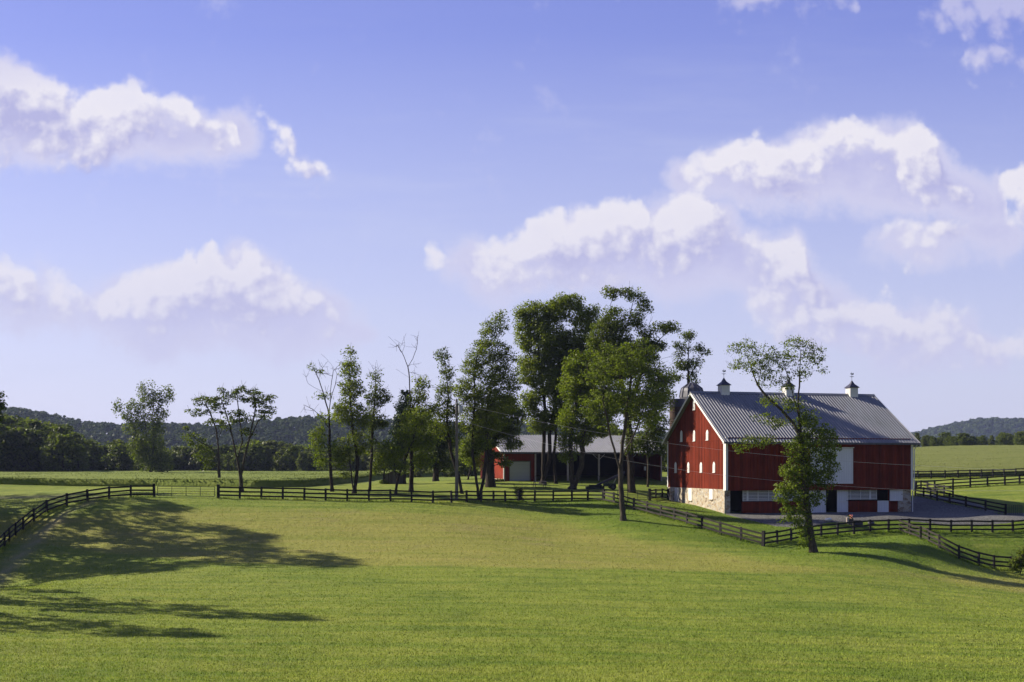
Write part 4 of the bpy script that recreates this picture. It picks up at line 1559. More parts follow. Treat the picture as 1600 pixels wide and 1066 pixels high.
A1 = Vector((p1.x, p1.y, p1.z + H1 - 0.4))
cable([(A1, at(1135, 704, 113), 0.5), (at(1135, 704, 113), at(1424, 727, 115), 0.15), (at(1424, 727, 115), Vector((p2.x, p2.y, p2.z + H2 - 0.1)), 0.1)], 'thin pale cable crossing the middle of the barn front')
cable([(Vector((p1.x, p1.y, p1.z + H1 - 2.2)), at(1137, 743.5, 113), 0.7), (at(1137, 743.5, 113), at(1426, 766, 115), 0.15), (at(1426, 766, 115), Vector((p2.x, p2.y, p2.z + H2 - 1.6)), 0.1)], 'lower thin pale cable crossing the barn front above the stable doors')

# ------------------------------------------------------------ things in the yard and on the lawn
# picnic table
p = on_ground(843, 139.5)
p.z = gz(p.x, p.y)
pt = empty('picnic_table', p, R(14), 'pale weathered picnic table with benches on the lawn in front of the shed', 'picnic table')
b = MB()
for k in range(5):
    b.box(-0.95, 0.95, -0.36 + k * 0.15, -0.225 + k * 0.15, 0.72, 0.76)
b.build('table_top', M['table_wood'], pt)
for sy in (-1, 1):
    b = MB()
    for k in range(2):
        b.box(-0.95, 0.95, sy * 0.68 - 0.14 + k * 0.15, sy * 0.68 - 0.005 + k * 0.15, 0.42, 0.46)
    b.build('bench', M['table_wood'], pt)
for sx in (-0.68, 0.68):
    MB().beam((sx, -0.25, 0.72), (sx, -0.62, -0.03), 0.05, 0.1, (0, 1, 0)).beam((sx, 0.25, 0.72), (sx, 0.62, -0.03), 0.05, 0.1, (0, 1, 0)).beam((sx + 0.05, -0.80, 0.37), (sx + 0.05, 0.80, 0.37), 0.04, 0.09).beam((sx + 0.05, -0.33, 0.68), (sx + 0.05, 0.33, 0.68), 0.04, 0.07).build('leg', M['grey_wood'], pt)


# flower barrel, pump box and small things by the yard fence
def yard(px, Y):
    p = on_ground(px, Y)
    p.z = gz(p.x, p.y) + 0.03
    return p


p = yard(1324.5, 111.8)
bar = empty('stone_post', p, R(8), 'pale squared stone post beside the flower pot in the yard', 'post')
b = MB().box(-0.11, 0.11, -0.11, 0.11, -0.1, 0.62)
b.add([(-0.13, -0.13, 0.62), (0.13, -0.13, 0.62), (0.13, 0.13, 0.62), (-0.13, 0.13, 0.62), (0, 0, 0.70)], [(0, 1, 4), (1, 2, 4), (2, 3, 4), (3, 0, 4), (3, 2, 1, 0)])
b.build('shaft', M['table_wood'], bar)
p = yard(1329, 112.0)
fp = empty('flower_pot', p, 0, 'flower pot with pink and white blooms standing in the yard before the barn', 'flower pot')
MB().lathe([(0.20, 0), (0.24, 0.05), (0.29, 0.40), (0.32, 0.42), (0.32, 0.48), (0.27, 0.48), (0.25, 0.42)], 14).build('pot', M['grey_wood'], fp)
vs, fs = [], []
for k in range(90):
    a, r_ = random.uniform(0, 2 * PI), random.uniform(0, 0.28)
    c = Vector((r_ * math.cos(a), r_ * math.sin(a), random.uniform(0.48, 0.82)))
    u = Vector((random.gauss(0, 1), random.gauss(0, 1), random.gauss(0, 1))).normalized() * 0.06
    v = u.cross(Vector((random.gauss(0, 1), random.gauss(0, 1), 1))).normalized() * 0.05
    n0 = len(vs)
    vs += [c - u, c + v, c + u, c - v]
    fs.append((n0, n0 + 1, n0 + 2, n0 + 3))
MB().add(vs[:200], fs[:50]).build('foliage', M['leaf_mid'], fp, fix=False)
MB().add([(v[0] * 0.9, v[1] * 0.9, v[2] + 0.1) for v in vs[200:]], [tuple(i - 200 for i in f) for f in fs[50:]]).build('blossom', simple_mat('pink_petals', (0.75, 0.25, 0.22), 0.7, 0.3, 9.0), fp, fix=False)
p = yard(1337.5, 111.7)
tr = empty('water_trough', p, R(6), 'low dark water trough right of the flower pot by the yard fence', 'trough')
b = MB()
b.box(-0.62, 0.62, -0.28, -0.23, 0.02, 0.45).box(-0.62, 0.62, 0.23, 0.28, 0.02, 0.45).box(-0.62, -0.57, -0.23, 0.23, 0.02, 0.45).box(0.57, 0.62, -0.23, 0.23, 0.02, 0.45).box(-0.57, 0.57, -0.23, 0.23, 0.02, 0.06)
b.build('tub', M['slate'], tr)
MB().box(-0.66, 0.66, -0.32, -0.23, 0.451, 0.48).box(-0.66, 0.66, 0.23, 0.32, 0.451, 0.48).build('rim', M['gate'], tr)
p = yard(1361, 112.6)
o = MB().lathe([(0.30, 0), (0.34, 0.04), (0.28, 0.20), (0.12, 0.28), (0.10, 0.36), (0.0, 0.38)], 12).build('feed_tub', M['slate'], None, p)
tag(o, 'small dark feed tub lying farther right on the gravel yard', 'tub')
p = yard(1294.5, 112.0)
v = MB().lathe([(0.05, 0.0), (0.22, 0.04), (0.33, 0.14), (0.30, 0.26), (0.16, 0.34), (0.0, 0.35)], 14)
v.v = [(x * 1.15, y * 0.9, z + 0.02 * math.sin(7 * x)) for x, y, z in v.v]
o = v.build('boulder', M['white'], None, p, smooth=True)
tag(o, 'rounded white boulder on the gravel at the edge of the yard', 'boulder')

# sticks leaning at the back corner of the barn
for k, (px0, px1, py1, Y, lab) in enumerate(((1046.5, 1043.5, 771, 133.5, 'pale pole leaning leftmost against the stone corner of the barn'), (1049, 1046, 769, 133.0, 'longest pale pole leaning against the stone corner of the barn'),
                                             (1051, 1053, 777, 132.4, 'short dark pole leaning right of the others at the barn corner'))):
    a = on_ground(px0, Y)
    a.z = gz(a.x, a.y) - 0.03
    c = at(px1, py1, Y + 0.3)
    o = MB().tube([(0, 0, 0), (c - a) * 0.5 + Vector((0.03, 0, 0)), c - a], [0.055, 0.05, 0.035], 6).build('leaning_pole', M['table_wood'] if k < 2 else M['grey_wood'], None, a)
    tag(o, lab, 'pole')

# conveyor (hay elevator) leaning among the trees with a wheel, and an old tyre beside it
p = on_ground(929, 138)
p.z = gz(p.x, p.y)
he_ = empty('hay_elevator', p, R(4), 'dark hay elevator on wheels tilted up under the trees', 'farm machine')
a, c = Vector((-0.4, 0, 0.15)), Vector((4.0, 0.6, 2.15))
b = MB()
for s_ in (-0.28, 0.28):
    b.beam(a + Vector((0, s_, 0)), c + Vector((0, s_, 0)), 0.06, 0.24)
for k in range(14):
    q = a.lerp(c, (k + 0.5) / 14)
    b.beam(q + Vector((0, -0.28, 0)), q + Vector((0, 0.28, 0)), 0.05, 0.05)
b.build('chute', M['slate'], he_)
MB().beam((0.2, -0.3, 0.1), (2.9, -0.2, 1.55), 0.06, 0.06).beam((2.2, 0.1, 0.3), (3.0, 0.3, 1.6), 0.08, 0.08).beam((2.2, 0.1, 0.3), (1.6, 0.2, 0.95), 0.07, 0.07).build('strut', M['gate'], he_)
MB().box(-1.1, 1.2, -0.45, 0.5, 0.02, 0.34).box(-0.7, 0.9, -0.3, 0.35, 0.341, 0.55).build('hopper', M['gate'], he_)


def wheel(parent, loc, r, w):
    b = MB()
    prof = [(r * 0.55, -w / 2), (r * 0.92, -w / 2), (r, -w * 0.3), (r, w * 0.3), (r * 0.92, w / 2), (r * 0.55, w / 2), (r * 0.55, -w / 2)]
    n = 20
    vs, fs = [], []
    for i, (rr_, y) in enumerate(prof[:-1]):
        for k in range(n):
            t = 2 * PI * k / n
            vs.append((loc[0] + rr_ * math.cos(t), loc[1] + y, loc[2] + rr_ * math.sin(t)))
    m_ = len(prof) - 1
    for i in range(m_):
        i2 = (i + 1) % m_
        for k in range(n):
            k2 = (k + 1) % n
            fs.append((i * n + k, i * n + k2, i2 * n + k2, i2 * n + k))
    b.add(vs, fs)
    o = b.build('wheel', M['dark'], parent)
    h = MB()
    for k in range(6):
        t = PI * k / 6
        h.beam((loc[0] - r * 0.55 * math.cos(t), loc[1], loc[2] - r * 0.55 * math.sin(t)), (loc[0] + r * 0.55 * math.cos(t), loc[1], loc[2] + r * 0.55 * math.sin(t)), 0.05, 0.06, (0, 1, 0))
    h.build('hub', M['lead'], o)


wheel(he_, (2.2, -0.45, 0.36), 0.36, 0.18)
wheel(he_, (2.2, 0.75, 0.36), 0.36, 0.18)
p = on_ground(954, 136)
p.z = gz(p.x, p.y)
ct = empty('garden_cart', p, R(-8), 'small two wheeled garden cart with a tall handle by the hay elevator', 'cart')
MB().box(-0.9, 0.7, -0.4, 0.4, 0.42, 0.48).box(-0.9, -0.85, -0.4, 0.4, 0.48, 0.8).box(0.65, 0.7, -0.4, 0.4, 0.48, 0.8).box(-0.85, 0.65, -0.4, -0.36, 0.48, 0.8).box(-0.85, 0.65, 0.36, 0.4, 0.48, 0.8).build('tray', M['gate'], ct)
MB().tube([(-0.9, 0, 0.45), (-1.35, 0, 0.5), (-1.42, 0, 1.75), (-1.75, 0, 1.8)], 0.035, 6).build('handle', M['gate'], ct)
wheel(ct, (0.35, -0.5, 0.36), 0.36, 0.14)
wheel(ct, (0.35, 0.5, 0.36), 0.36, 0.14)

# ------------------------------------------------------------ trees
def unit(v):
    return v / (np.linalg.norm(v, axis=-1, keepdims=True) + 1e-9)


def leaf_cloud(C, per, cr, size, g, centre=None, flat=0.7, updir=0.5):
    """leaf faces spread through clusters C (n,3)"""
    n = len(C)
    if n == 0:
        return np.zeros((0, 3)), np.zeros((0, 4), int)
    cnt = np.maximum(1, (per * (0.55 + 0.9 * g.random(n))).astype(int))
    idx = np.repeat(np.arange(n), cnt)
    m_ = len(idx)
    crs = cr * (0.7 + 0.6 * g.random(n))
    d = unit(g.normal(size=(m_, 3))) * (g.random(m_)[:, None] ** 0.45)
    d *= crs[idx][:, None]
    d[:, 2] *= flat
    P = C[idx] + d
    outw = unit(P - (centre if centre is not None else C.mean(0)))
    nrm = unit(g.normal(size=(m_, 3)) * 0.75 + np.array([0, 0, updir]) + outw * 0.45 + unit(d) * 0.35)
    u = unit(np.cross(nrm, g.normal(size=(m_, 3))))
    v = np.cross(nrm, u)
    s = size * (0.6 + 0.8 * g.random(m_))[:, None]
    u, v = u * s * 0.5, v * s * 0.36
    V = np.stack([P - u, P + v * 1.0 + u * 0.1, P + u - np.array([0, 0, 1]) * s * 0.12, P - v * 1.0 + u * 0.1], 1).reshape(-1, 3)
    return V, np.arange(m_ * 4).reshape(m_, 4)


class Skel:
    def __init__(s, g):
        s.p, s.par, s.len, s.g, s.order = [], [], [], g, []

    def node(s, p, par, ln=None):
        s.p.append(np.asarray(p, float))
        s.par.append(par)
        s.len.append(0 if par < 0 else (s.len[par] + np.linalg.norm(s.p[-1] - s.p[par])) if ln is None else ln)
        return len(s.p) - 1

    def trunk(s, pts, step=0.6):
        """polyline; starts at the nearest node if there is one close by"""
        pts = [np.asarray(p, float) for p in pts]
        if s.p:
            d = [np.linalg.norm(pts[0] - q) for q in s.p]
            k = int(np.argmin(d))
            cur = k if d[k] < 1.6 else s.node(pts[0], -1, 0)
        else:
            cur = s.node(pts[0], -1, 0)
        for q in pts[1:]:
            a = s.p[cur]
            L_ = np.linalg.norm(q - a)
            n = max(1, int(L_ / step))
            for i in range(1, n + 1):
                jit = s.g.normal(size=3) * 0.045 * step
                cur = s.node(a + (q - a) * i / n + jit, cur, 0.0)
        return cur

    def reach(s, c):
        P = np.array(s.p)
        d = c - P
        dist = np.linalg.norm(d, axis=1)
        down = np.maximum(0, P[:, 2] - c[2] + dist * 0.15)
        # stay off the lowest part of the trunk
        cost = dist + 1.4 * down + 0.22 * np.array(s.len)
        k = int(np.argmin(cost))
        a = s.p[k]
        L_ = dist[k]
        n = max(2, int(L_ / 0.7))
        ctrl = a + (c - a) * 0.5 + np.array([0, 0, 0.10 * L_]) + s.g.normal(size=3) * 0.07 * L_
        cur = k
        for i in range(1, n + 1):
            t = i / n
            q = a * (1 - t) ** 2 + ctrl * 2 * t * (1 - t) + c * t * t
            if i < n:
                q = q + s.g.normal(size=3) * 0.04
            cur = s.node(q, cur)
        return cur

    def radii(s, r0, rt=0.014, ex=0.74):
        n = len(s.p)
        w = np.zeros(n)
        kids = np.zeros(n, int)
        for i in range(n):
            if s.par[i] >= 0:
                kids[s.par[i]] += 1
        w[kids == 0] = 1
        for i in range(n - 1, -1, -1):
            if s.par[i] >= 0:
                w[s.par[i]] += w[i]
        top = max(w.max(), 2)
        return rt + (r0 - rt) * (w / top) ** ex, kids

    def mesh(s, r0, rt=0.009, flare=1.5, sides=7, ex=0.74):
        r, kids = s.radii(r0, rt, ex)
        n = len(s.p)
        ch = [[] for _ in range(n)]
        for i in range(n):
            if s.par[i] >= 0:
                ch[s.par[i]].append(i)
        V, Fq = [], []
        chains = []
        stack = [(i, -1) for i in range(n) if s.par[i] < 0]
        while stack:
            st_, fr = stack.pop()
            c = ([fr] if fr >= 0 else []) + [st_]
            cur = st_
            while ch[cur]:
                k = sorted(ch[cur], key=lambda q: -r[q])
                for q in k[1:]:
                    stack.append((q, cur))
                cur = k[0]
                c.append(cur)
            chains.append((c, fr >= 0))
        for c, side in chains:
            if len(c) < 2:
                continue
            rr = np.array([r[i] for i in c])
            if side:
                rr[0] = rr[1]
            P = np.array([s.p[i] for i in c])
            if not side:
                h = P[:, 2] - P[0, 2]
                rr = rr * (1 + (flare - 1) * np.exp(-h / (r0 * 1.6)))
            ns = sides if rr[0] > 0.08 else (5 if rr[0] > 0.03 else 3)
            T = np.gradient(P, axis=0)
            T = unit(T)
            ref = np.array([0.31, 0.91, 0.12]) if abs(T[0][1]) < 0.8 else np.array([0.9, 0.1, 0.2])
            A = unit(np.cross(T, ref))
            B = np.cross(T, A)
            th = np.arange(ns) * 2 * PI / ns
            ring = P[:, None] + (A[:, None] * np.cos(th)[None, :, None] + B[:, None] * np.sin(th)[None, :, None]) * rr[:, None, None]
            b0 = sum(len(v) for v in V)
            V.append(ring.reshape(-1, 3))
            m_ = len(c)
            i, k = np.meshgrid(np.arange(m_ - 1), np.arange(ns), indexing='ij')
            k2 = (k + 1) % ns
            Fq.append(np.stack([b0 + i * ns + k, b0 + i * ns + k2, b0 + (i + 1) * ns + k2, b0 + (i + 1) * ns + k], -1).reshape(-1, 4))
        return np.concatenate(V), np.concatenate(Fq)


def twigs(s, tips, g, n=5, ln=0.7):
    for t in tips:
        a = s.p[t]
        base = a - s.p[s.par[t]]
        base = base / (np.linalg.norm(base) + 1e-6)
        for _ in range(n):
            d = base * 0.7 + g.normal(size=3) * 0.6 + np.array([0, 0, 0.35])
            d = d / np.linalg.norm(d)
            l_ = ln * (0.5 + g.random())
            k = s.node(a + d * l_ * 0.5, t)
            s.node(a + d * l_ + g.normal(size=3) * 0.06, k)


TREES = []


def tree(name, label, Y, trunks, blobs, leaf='leaf_mid', bark='bark', r0=0.3, size=0.26, per=34, cr=0.75, seed=1, extra=None, dead=(), cat='tree', depth=0.8, group=None, twn=3, flat=0.7, mind=0.55, twl=0.7, ex=0.74):
    g = np.random.default_rng(seed * 31 + 5)
    px0 = trunks[0][0][0]
    bx = (px0 - 800) / F * Y
    base = Vector((bx, Y, gz(bx, Y)))
    root = empty(name, base, 0, label, cat, group)
    o = np.array(base)

    def loc(px, py, dy=0.0):
        return np.array(at(px, py, Y)) + np.array([0, dy, 0]) - o
    sk = Skel(g)
    for ti, tr in enumerate(trunks):
        pts = []
        wob = g.normal() * 0.25
        for i, q in enumerate(tr):
            p = loc(q[0], q[1], (q[2] if len(q) > 2 else wob * i * (0.6 if ti else 0.2)))
            if i == 0 and ti == 0:
                p = np.array([0, 0, -0.15])
            elif i == 0 and abs(q[1] - trunks[0][0][1]) < 9:
                p[2] = gz(float(p[0] + bx), float(p[1] + Y)) - base.z - 0.15
            pts.append(p)
        sk.trunk(pts)
    m2p = F / Y

    def sample(bl, ms=1.0):
        C = []
        for b in bl:
            cx, cy, rx, ry, n = b[:5]
            dz = b[5] if len(b) > 5 else 0.0
            c = loc(cx, cy, dz)
            rX, rZ = rx / m2p, ry / m2p
            rY = depth * (0.55 * rX + 0.45 * rZ)
            for _ in range(n):
                for tr_ in range(7):
                    d = unit(g.normal(size=3)) * g.random() ** 0.42
                    q = c + d * np.array([rX, rY, rZ])
                    if not C or np.min(np.linalg.norm(np.array(C[-260:]) - q, axis=1)) > mind * ms:
                        C.append(q)
                        break
        return np.array(C) if C else np.zeros((0, 3))
    C = sample(blobs)
    tips = []
    if len(C):
        Pn = np.array(sk.p)
        dd = np.array([np.min(np.linalg.norm(Pn - c, axis=1)) for c in C])
        for i in np.argsort(dd):
            tips.append(sk.reach(C[i]))
    if len(dead):
        D = sample(dead)
        Pn = np.array(sk.p)
        dt = []
        for i in np.argsort([np.min(np.linalg.norm(Pn - c, axis=1)) for c in D]):
            dt.append(sk.reach(D[i]))
        twigs(sk, dt, g, 4, 0.9)
    if twn:
        twigs(sk, tips, g, twn, twl)
    per, size, cr = per * 1.6, size * 0.86, cr * 1.12
    V, Fq = sk.mesh(r0, ex=ex)
    link_mesh('trunk', np_mesh('trunk', V, Fq, smooth=True), M[bark], root)
    if len(C):
        cen = C.mean(0) - np.array([0, 0, 1.0])
        V, Fq = leaf_cloud(C, per, cr, size, g, cen, flat)
        link_mesh('crown', np_mesh('crown', V, Fq), M[leaf], root)
    if extra:
        nm, lf, bl, per2, cr2, size2 = extra
        C2 = sample(bl, 0.8)
        V, Fq = leaf_cloud(C2, per2, cr2, size2, g, C2.mean(0), 0.8)
        link_mesh(nm, np_mesh(nm, V, Fq), M[lf], root)
    TREES.append(root)
    return root


tree('poplar_tree', 'upright feathery tree standing alone behind the crop at the left', 262,
     [[(236, 744), (232, 700), (225, 650), (222, 615)], [(238, 744), (240, 690), (247, 640), (264, 608)], [(234, 744), (226, 700), (205, 660), (188, 640)], [(236, 700), (238, 650), (241, 612)]],
     [(222, 640, 16, 32, 26), (202, 655, 20, 16, 18), (184, 636, 7, 10, 6), (222, 612, 6, 12, 7), (238, 618, 8, 20, 12), (264, 618, 5, 18, 8), (252, 625, 5, 18, 7), (250, 650, 12, 26, 16), (205, 636, 6, 10, 5), (234, 685, 24, 44, 62), (240, 718, 28, 24, 46), (215, 690, 14, 30, 16), (256, 725, 14, 16, 16)],
     'leaf_dark', 'bark', 0.4, 0.50, 30, 0.95, 2, mind=0.9, flat=1.5)
tree('walnut_tree', 'flat topped open tree with dark leaf clumps behind the fence, right of its smaller neighbour', 127,
     [[(378, 769), (376, 745), (372, 722), (366, 695), (360, 665), (352, 640), (346, 622)], [(376, 748), (383, 715), (392, 680), (399, 650), (402, 625)], [(373, 724), (379, 690), (374, 650), (372, 618)], [(390, 690), (402, 660), (420, 640)]],
     [(365, 614, 26, 9, 20), (400, 624, 28, 11, 22), (384, 609, 22, 6, 12), (344, 628, 16, 9, 10), (372, 652, 22, 12, 9), (412, 648, 18, 9, 10), (421, 634, 10, 8, 7), (350, 660, 12, 10, 4), (388, 676, 10, 8, 3)],
     'leaf_dark', 'bark_grey', 0.22, 0.26, 42, 0.62, 3, flat=0.45, mind=0.7, twn=2)
tree('walnut_tree', 'slimmer open tree with dangling left branches just behind the crop edge', 150,
     [[(343, 758), (342, 730), (341, 700), (338, 672), (330, 650), (322, 632)], [(342, 712), (330, 700), (312, 690), (298, 680)], [(341, 690), (347, 668), (345, 650)]],
     [(322, 625, 24, 8, 15), (310, 643, 14, 6, 7), (336, 640, 14, 9, 7), (338, 662, 16, 9, 7), (300, 686, 17, 11, 13), (318, 706, 18, 15, 13), (292, 676, 8, 8, 4), (325, 728, 10, 9, 5)],
     'leaf_dark', 'bark_grey', 0.2, 0.28, 38, 0.7, 4, flat=0.5, mind=0.8, twn=2)
tree('dying_tree', 'half dead thin tree with bare upper limbs and yellow green lower leaves', 128,
     [[(519, 771), (517, 740), (515, 700), (515, 660), (516, 630), (518, 605), (522, 580), (520, 571), (512, 562), (503, 554)], [(515, 652), (510, 630), (505, 612), (499, 595), (494, 583)], [(515, 668), (500, 650), (489, 640), (475, 633)], [(517, 618), (524, 602), (526, 588)], [(506, 614), (492, 606), (482, 600)]],
     [(495, 581, 8, 5, 5), (489, 575, 6, 5, 3), (503, 618, 12, 5, 6), (496, 690, 12, 26, 34), (502, 722, 12, 10, 12), (508, 655, 14, 8, 6), (522, 700, 10, 10, 5)],
     'leaf_lime', 'bark', 0.2, 0.22, 36, 0.6, 5, dead=[(500, 600, 24, 30, 9), (520, 585, 14, 20, 5), (485, 640, 12, 10, 3)], twn=2)
tree('ash_tree', 'tall narrow leafy tree forking near its foot behind the field fence', 124,
     [[(553, 775), (556, 750), (559, 725), (556, 700), (551, 675), (549, 650), (547, 620), (546, 590), (547, 565), (548, 548)], [(558, 728), (566, 700), (571, 678)], [(548, 774), (549, 745), (546, 715), (538, 690)]],
     [(548, 553, 7, 10, 9), (546, 578, 14, 16, 22), (549, 607, 19, 18, 30), (543, 642, 23, 20, 38), (562, 652, 18, 18, 20), (556, 686, 16, 20, 14), (540, 700, 16, 18, 14), (530, 718, 15, 14, 14), (566, 700, 10, 12, 8), (540, 740, 10, 8, 6)],
     'leaf_mid', 'bark', 0.24, 0.25, 40, 0.68, 6)
tree('ash_tree', 'slender darker tree with a bare tip right of the forked ash', 128,
     [[(577, 770), (579, 740), (581, 700), (582, 660), (586, 620), (587, 590), (587, 566)]],
     [(586, 592, 8, 12, 9), (586, 620, 15, 17, 24), (600, 622, 12, 12, 12), (582, 652, 15, 20, 22), (596, 660, 10, 12, 7), (578, 690, 10, 18, 7)],
     'leaf_dark', 'bark', 0.17, 0.25, 38, 0.62, 7, dead=[(587, 575, 6, 10, 3)])
tree('dead_top_tree', 'tall tree with a forked bare dead crown above its green lower half', 127,
     [[(642, 772), (643, 740), (643, 700), (642, 660), (641, 620), (639, 590), (637, 573), (628, 551), (620, 538), (607, 526)], [(638, 574), (645, 560), (651, 545), (653, 530), (655, 518)], [(637, 589), (628, 583), (619, 577)], [(628, 552), (633, 540), (631, 525)], [(643, 640), (655, 620), (660, 600)]],
     [(657, 597, 12, 10, 12), (654, 622, 14, 18, 22), (650, 655, 24, 24, 40), (672, 640, 14, 14, 14), (648, 690, 20, 16, 18)],
     'leaf_mid', 'bark', 0.26, 0.25, 40, 0.7, 8, dead=[(620, 540, 14, 10, 4), (650, 540, 6, 16, 4), (648, 575, 8, 12, 3)])
tree('pine_tree', 'small dark pine poking up left of the dead topped tree', 150,
     [[(632, 762), (632, 720), (632, 680), (633, 640), (634, 612)]],
     [(634, 620, 6, 10, 8), (632, 638, 11, 10, 18), (630, 656, 14, 10, 24), (629, 675, 17, 12, 28), (630, 695, 16, 10, 20)],
     'leaf_pine', 'bark', 0.2, 0.34, 46, 0.7, 9, depth=1.0)
tree('young_maple', 'bushy yellow green young tree in front of the grey hut', 123,
     [[(618, 775), (620, 752), (617, 728), (611, 705)], [(620, 750), (632, 720), (645, 690), (652, 665)], [(620, 745), (600, 722)]],
     [(612, 706, 24, 18, 46), (640, 682, 24, 22, 60), (655, 655, 18, 16, 30), (600, 715, 12, 12, 15), (626, 730, 17, 9, 12), (665, 690, 16, 14, 22), (662, 718, 18, 10, 14)],
     'leaf_lime', 'bark', 0.15, 0.24, 42, 0.7, 10)
tree('lawn_tree', 'round dark tree with a short thick trunk on the lawn behind the hut', 165,
     [[(681, 754), (681, 735), (680, 705), (678, 680)]],
     [(680, 700, 26, 24, 60), (670, 672, 20, 18, 34), (690, 722, 20, 10, 20), (664, 715, 14, 10, 14), (700, 690, 14, 14, 18)],
     'leaf_dark', 'bark', 0.42, 0.32, 46, 0.95, 11)
tree('leaning_tree', 'thin leaning tree just left of the utility pole crossing to a slim high crown', 131,
     [[(722, 769), (717, 745), (707, 715), (702, 690), (698, 660), (700, 620), (698, 590), (694, 560), (690, 548)], [(703, 695), (690, 670)]],
     [(692, 557, 10, 11, 12), (699, 585, 12, 15, 16), (694, 612, 14, 16, 18), (702, 640, 16, 16, 20), (690, 668, 18, 16, 24), (712, 675, 12, 14, 12), (686, 640, 10, 12, 9)],
     'leaf_mid', 'bark', 0.19, 0.25, 40, 0.65, 12, dead=[(700, 570, 8, 14, 3)])
tree('cottonwood_tree', 'big airy tree with two crossing trunks at the fence right of the pole', 124,
     [[(749, 777), (743, 745), (738, 710), (739, 670), (742, 630), (741, 590), (747, 550), (760, 520)], [(752, 777), (757, 740), (761, 700), (759, 660), (766, 610), (771, 560), (780, 515), (782, 495)], [(760, 640), (780, 610), (793, 570)], [(740, 650), (728, 620), (722, 600)]],
     [(781, 505, 12, 18, 18), (764, 515, 14, 16, 16), (768, 545, 26, 22, 52), (744, 572, 22, 22, 42), (776, 588, 24, 26, 56), (728, 612, 16, 20, 28), (758, 625, 32, 28, 76), (788, 630, 18, 22, 30), (744, 662, 26, 18, 42), (794, 560, 10, 20, 14), (800, 600, 12, 20, 16), (750, 690, 18, 14, 18), (770, 660, 22, 16, 26), (732, 650, 14, 16, 16)],
     'leaf_mid', 'bark', 0.28, 0.221, 60, 0.66, 13, mind=0.62, flat=0.66, twn=3)
tree('oak_tree', 'dense low crowned dark tree with a thick trunk in front of the shed gable', 141,
     [[(766, 759), (765, 730), (764, 700), (764, 670), (770, 640)], [(765, 700), (785, 670), (800, 650)], [(765, 710), (748, 690)]],
     [(790, 636, 20, 16, 38), (782, 672, 30, 16, 60), (800, 694, 14, 8, 14), (752, 690, 26, 16, 44), (734, 702, 16, 16, 22), (808, 650, 12, 16, 18), (770, 652, 24, 18, 40), (790, 722, 9, 8, 8), (775, 712, 10, 8, 8)],
     'leaf_dark', 'bark', 0.55, 0.276, 66, 0.78, 14, mind=0.58, flat=0.66)
tree('maple_tree', 'tallest broad crowned tree of three dark trunks in front of the shed roof', 146,
     [[(848, 753), (849, 720), (850, 680), (852, 640), (848, 600), (842, 560), (840, 510)], [(859, 753), (858, 720), (859, 680), (866, 640), (880, 600), (892, 560), (900, 500)], [(869, 752), (865, 715), (869, 680), (868, 620), (866, 560), (872, 490)], [(850, 620), (830, 600), (822, 570)], [(880, 600), (905, 590), (918, 560)]],
     [(838, 494, 28, 22, 60), (868, 486, 26, 20, 54), (893, 474, 22, 15, 34), (918, 500, 22, 24, 48), (822, 520, 16, 24, 34), (856, 536, 40, 34, 120), (905, 548, 32, 36, 90), (832, 575, 24, 30, 64), (866, 600, 34, 28, 84), (828, 630, 16, 22, 32), (860, 655, 26, 16, 42), (906, 604, 26, 26, 50), (815, 490, 8, 10, 8), (880, 560, 34, 30, 60), (842, 660, 18, 16, 22), (880, 640, 22, 24, 34)],
     'leaf_mid', 'bark', 0.42, 0.267, 66, 0.83, 15, mind=0.58, flat=0.66, twn=2)
tree('linden_tree', 'lighter green full tree on a thick grey trunk left of the forked maple', 138.5,
     [[(894, 768), (893, 735), (892, 700), (893, 665), (902, 620), (920, 580)], [(909, 765), (908, 730), (910, 690), (918, 650), (940, 610), (960, 570)], [(893, 690), (884, 660)]],
     [(906, 606, 30, 28, 90), (932, 574, 30, 30, 90), (962, 572, 26, 28, 66), (922, 650, 28, 22, 62), (890, 655, 14, 24, 32), (882, 690, 12, 14, 18), (948, 628, 28, 26, 66), (935, 668, 24, 14, 30), (905, 684, 20, 12, 22), (888, 712, 13, 8, 16), (900, 570, 18, 18, 28)],
     'leaf_lime', 'bark_grey', 0.5, 0.258, 63, 0.78, 16, mind=0.58, flat=0.66, twn=2)
tree('locust_tree', 'highest ragged dark tree with open branches against the sky behind the maple', 133.5,
     [[(987, 768), (986, 735), (984, 700), (982, 660), (975, 620), (966, 570), (958, 520), (954, 475), (960, 455)], [(980, 640), (996, 600), (1010, 560), (1030, 530), (1052, 512)], [(962, 545), (980, 510), (990, 470), (998, 460)], [(1000, 590), (1022, 575), (1035, 560)]],
     [(956, 458, 14, 9, 11), (984, 460, 18, 9, 11), (1006, 478, 10, 12, 8), (958, 505, 24, 22, 46), (966, 545, 32, 26, 84), (992, 500, 14, 14, 12), (1012, 520, 14, 10, 10), (1042, 513, 16, 7, 12), (1028, 540, 14, 10, 9), (998, 566, 30, 22, 60), (1030, 596, 20, 18, 26), (940, 530, 18, 26, 34), (950, 575, 24, 22, 36), (1010, 545, 20, 18, 22), (1016, 630, 20, 24, 30), (986, 640, 12, 30, 26), (984, 690, 8, 22, 12)],
     'leaf_dark', 'bark', 0.42, 0.258, 63, 0.78, 17, mind=0.58, flat=0.66, dead=[(1015, 510, 24, 16, 5), (1050, 560, 10, 20, 3)], twn=3)
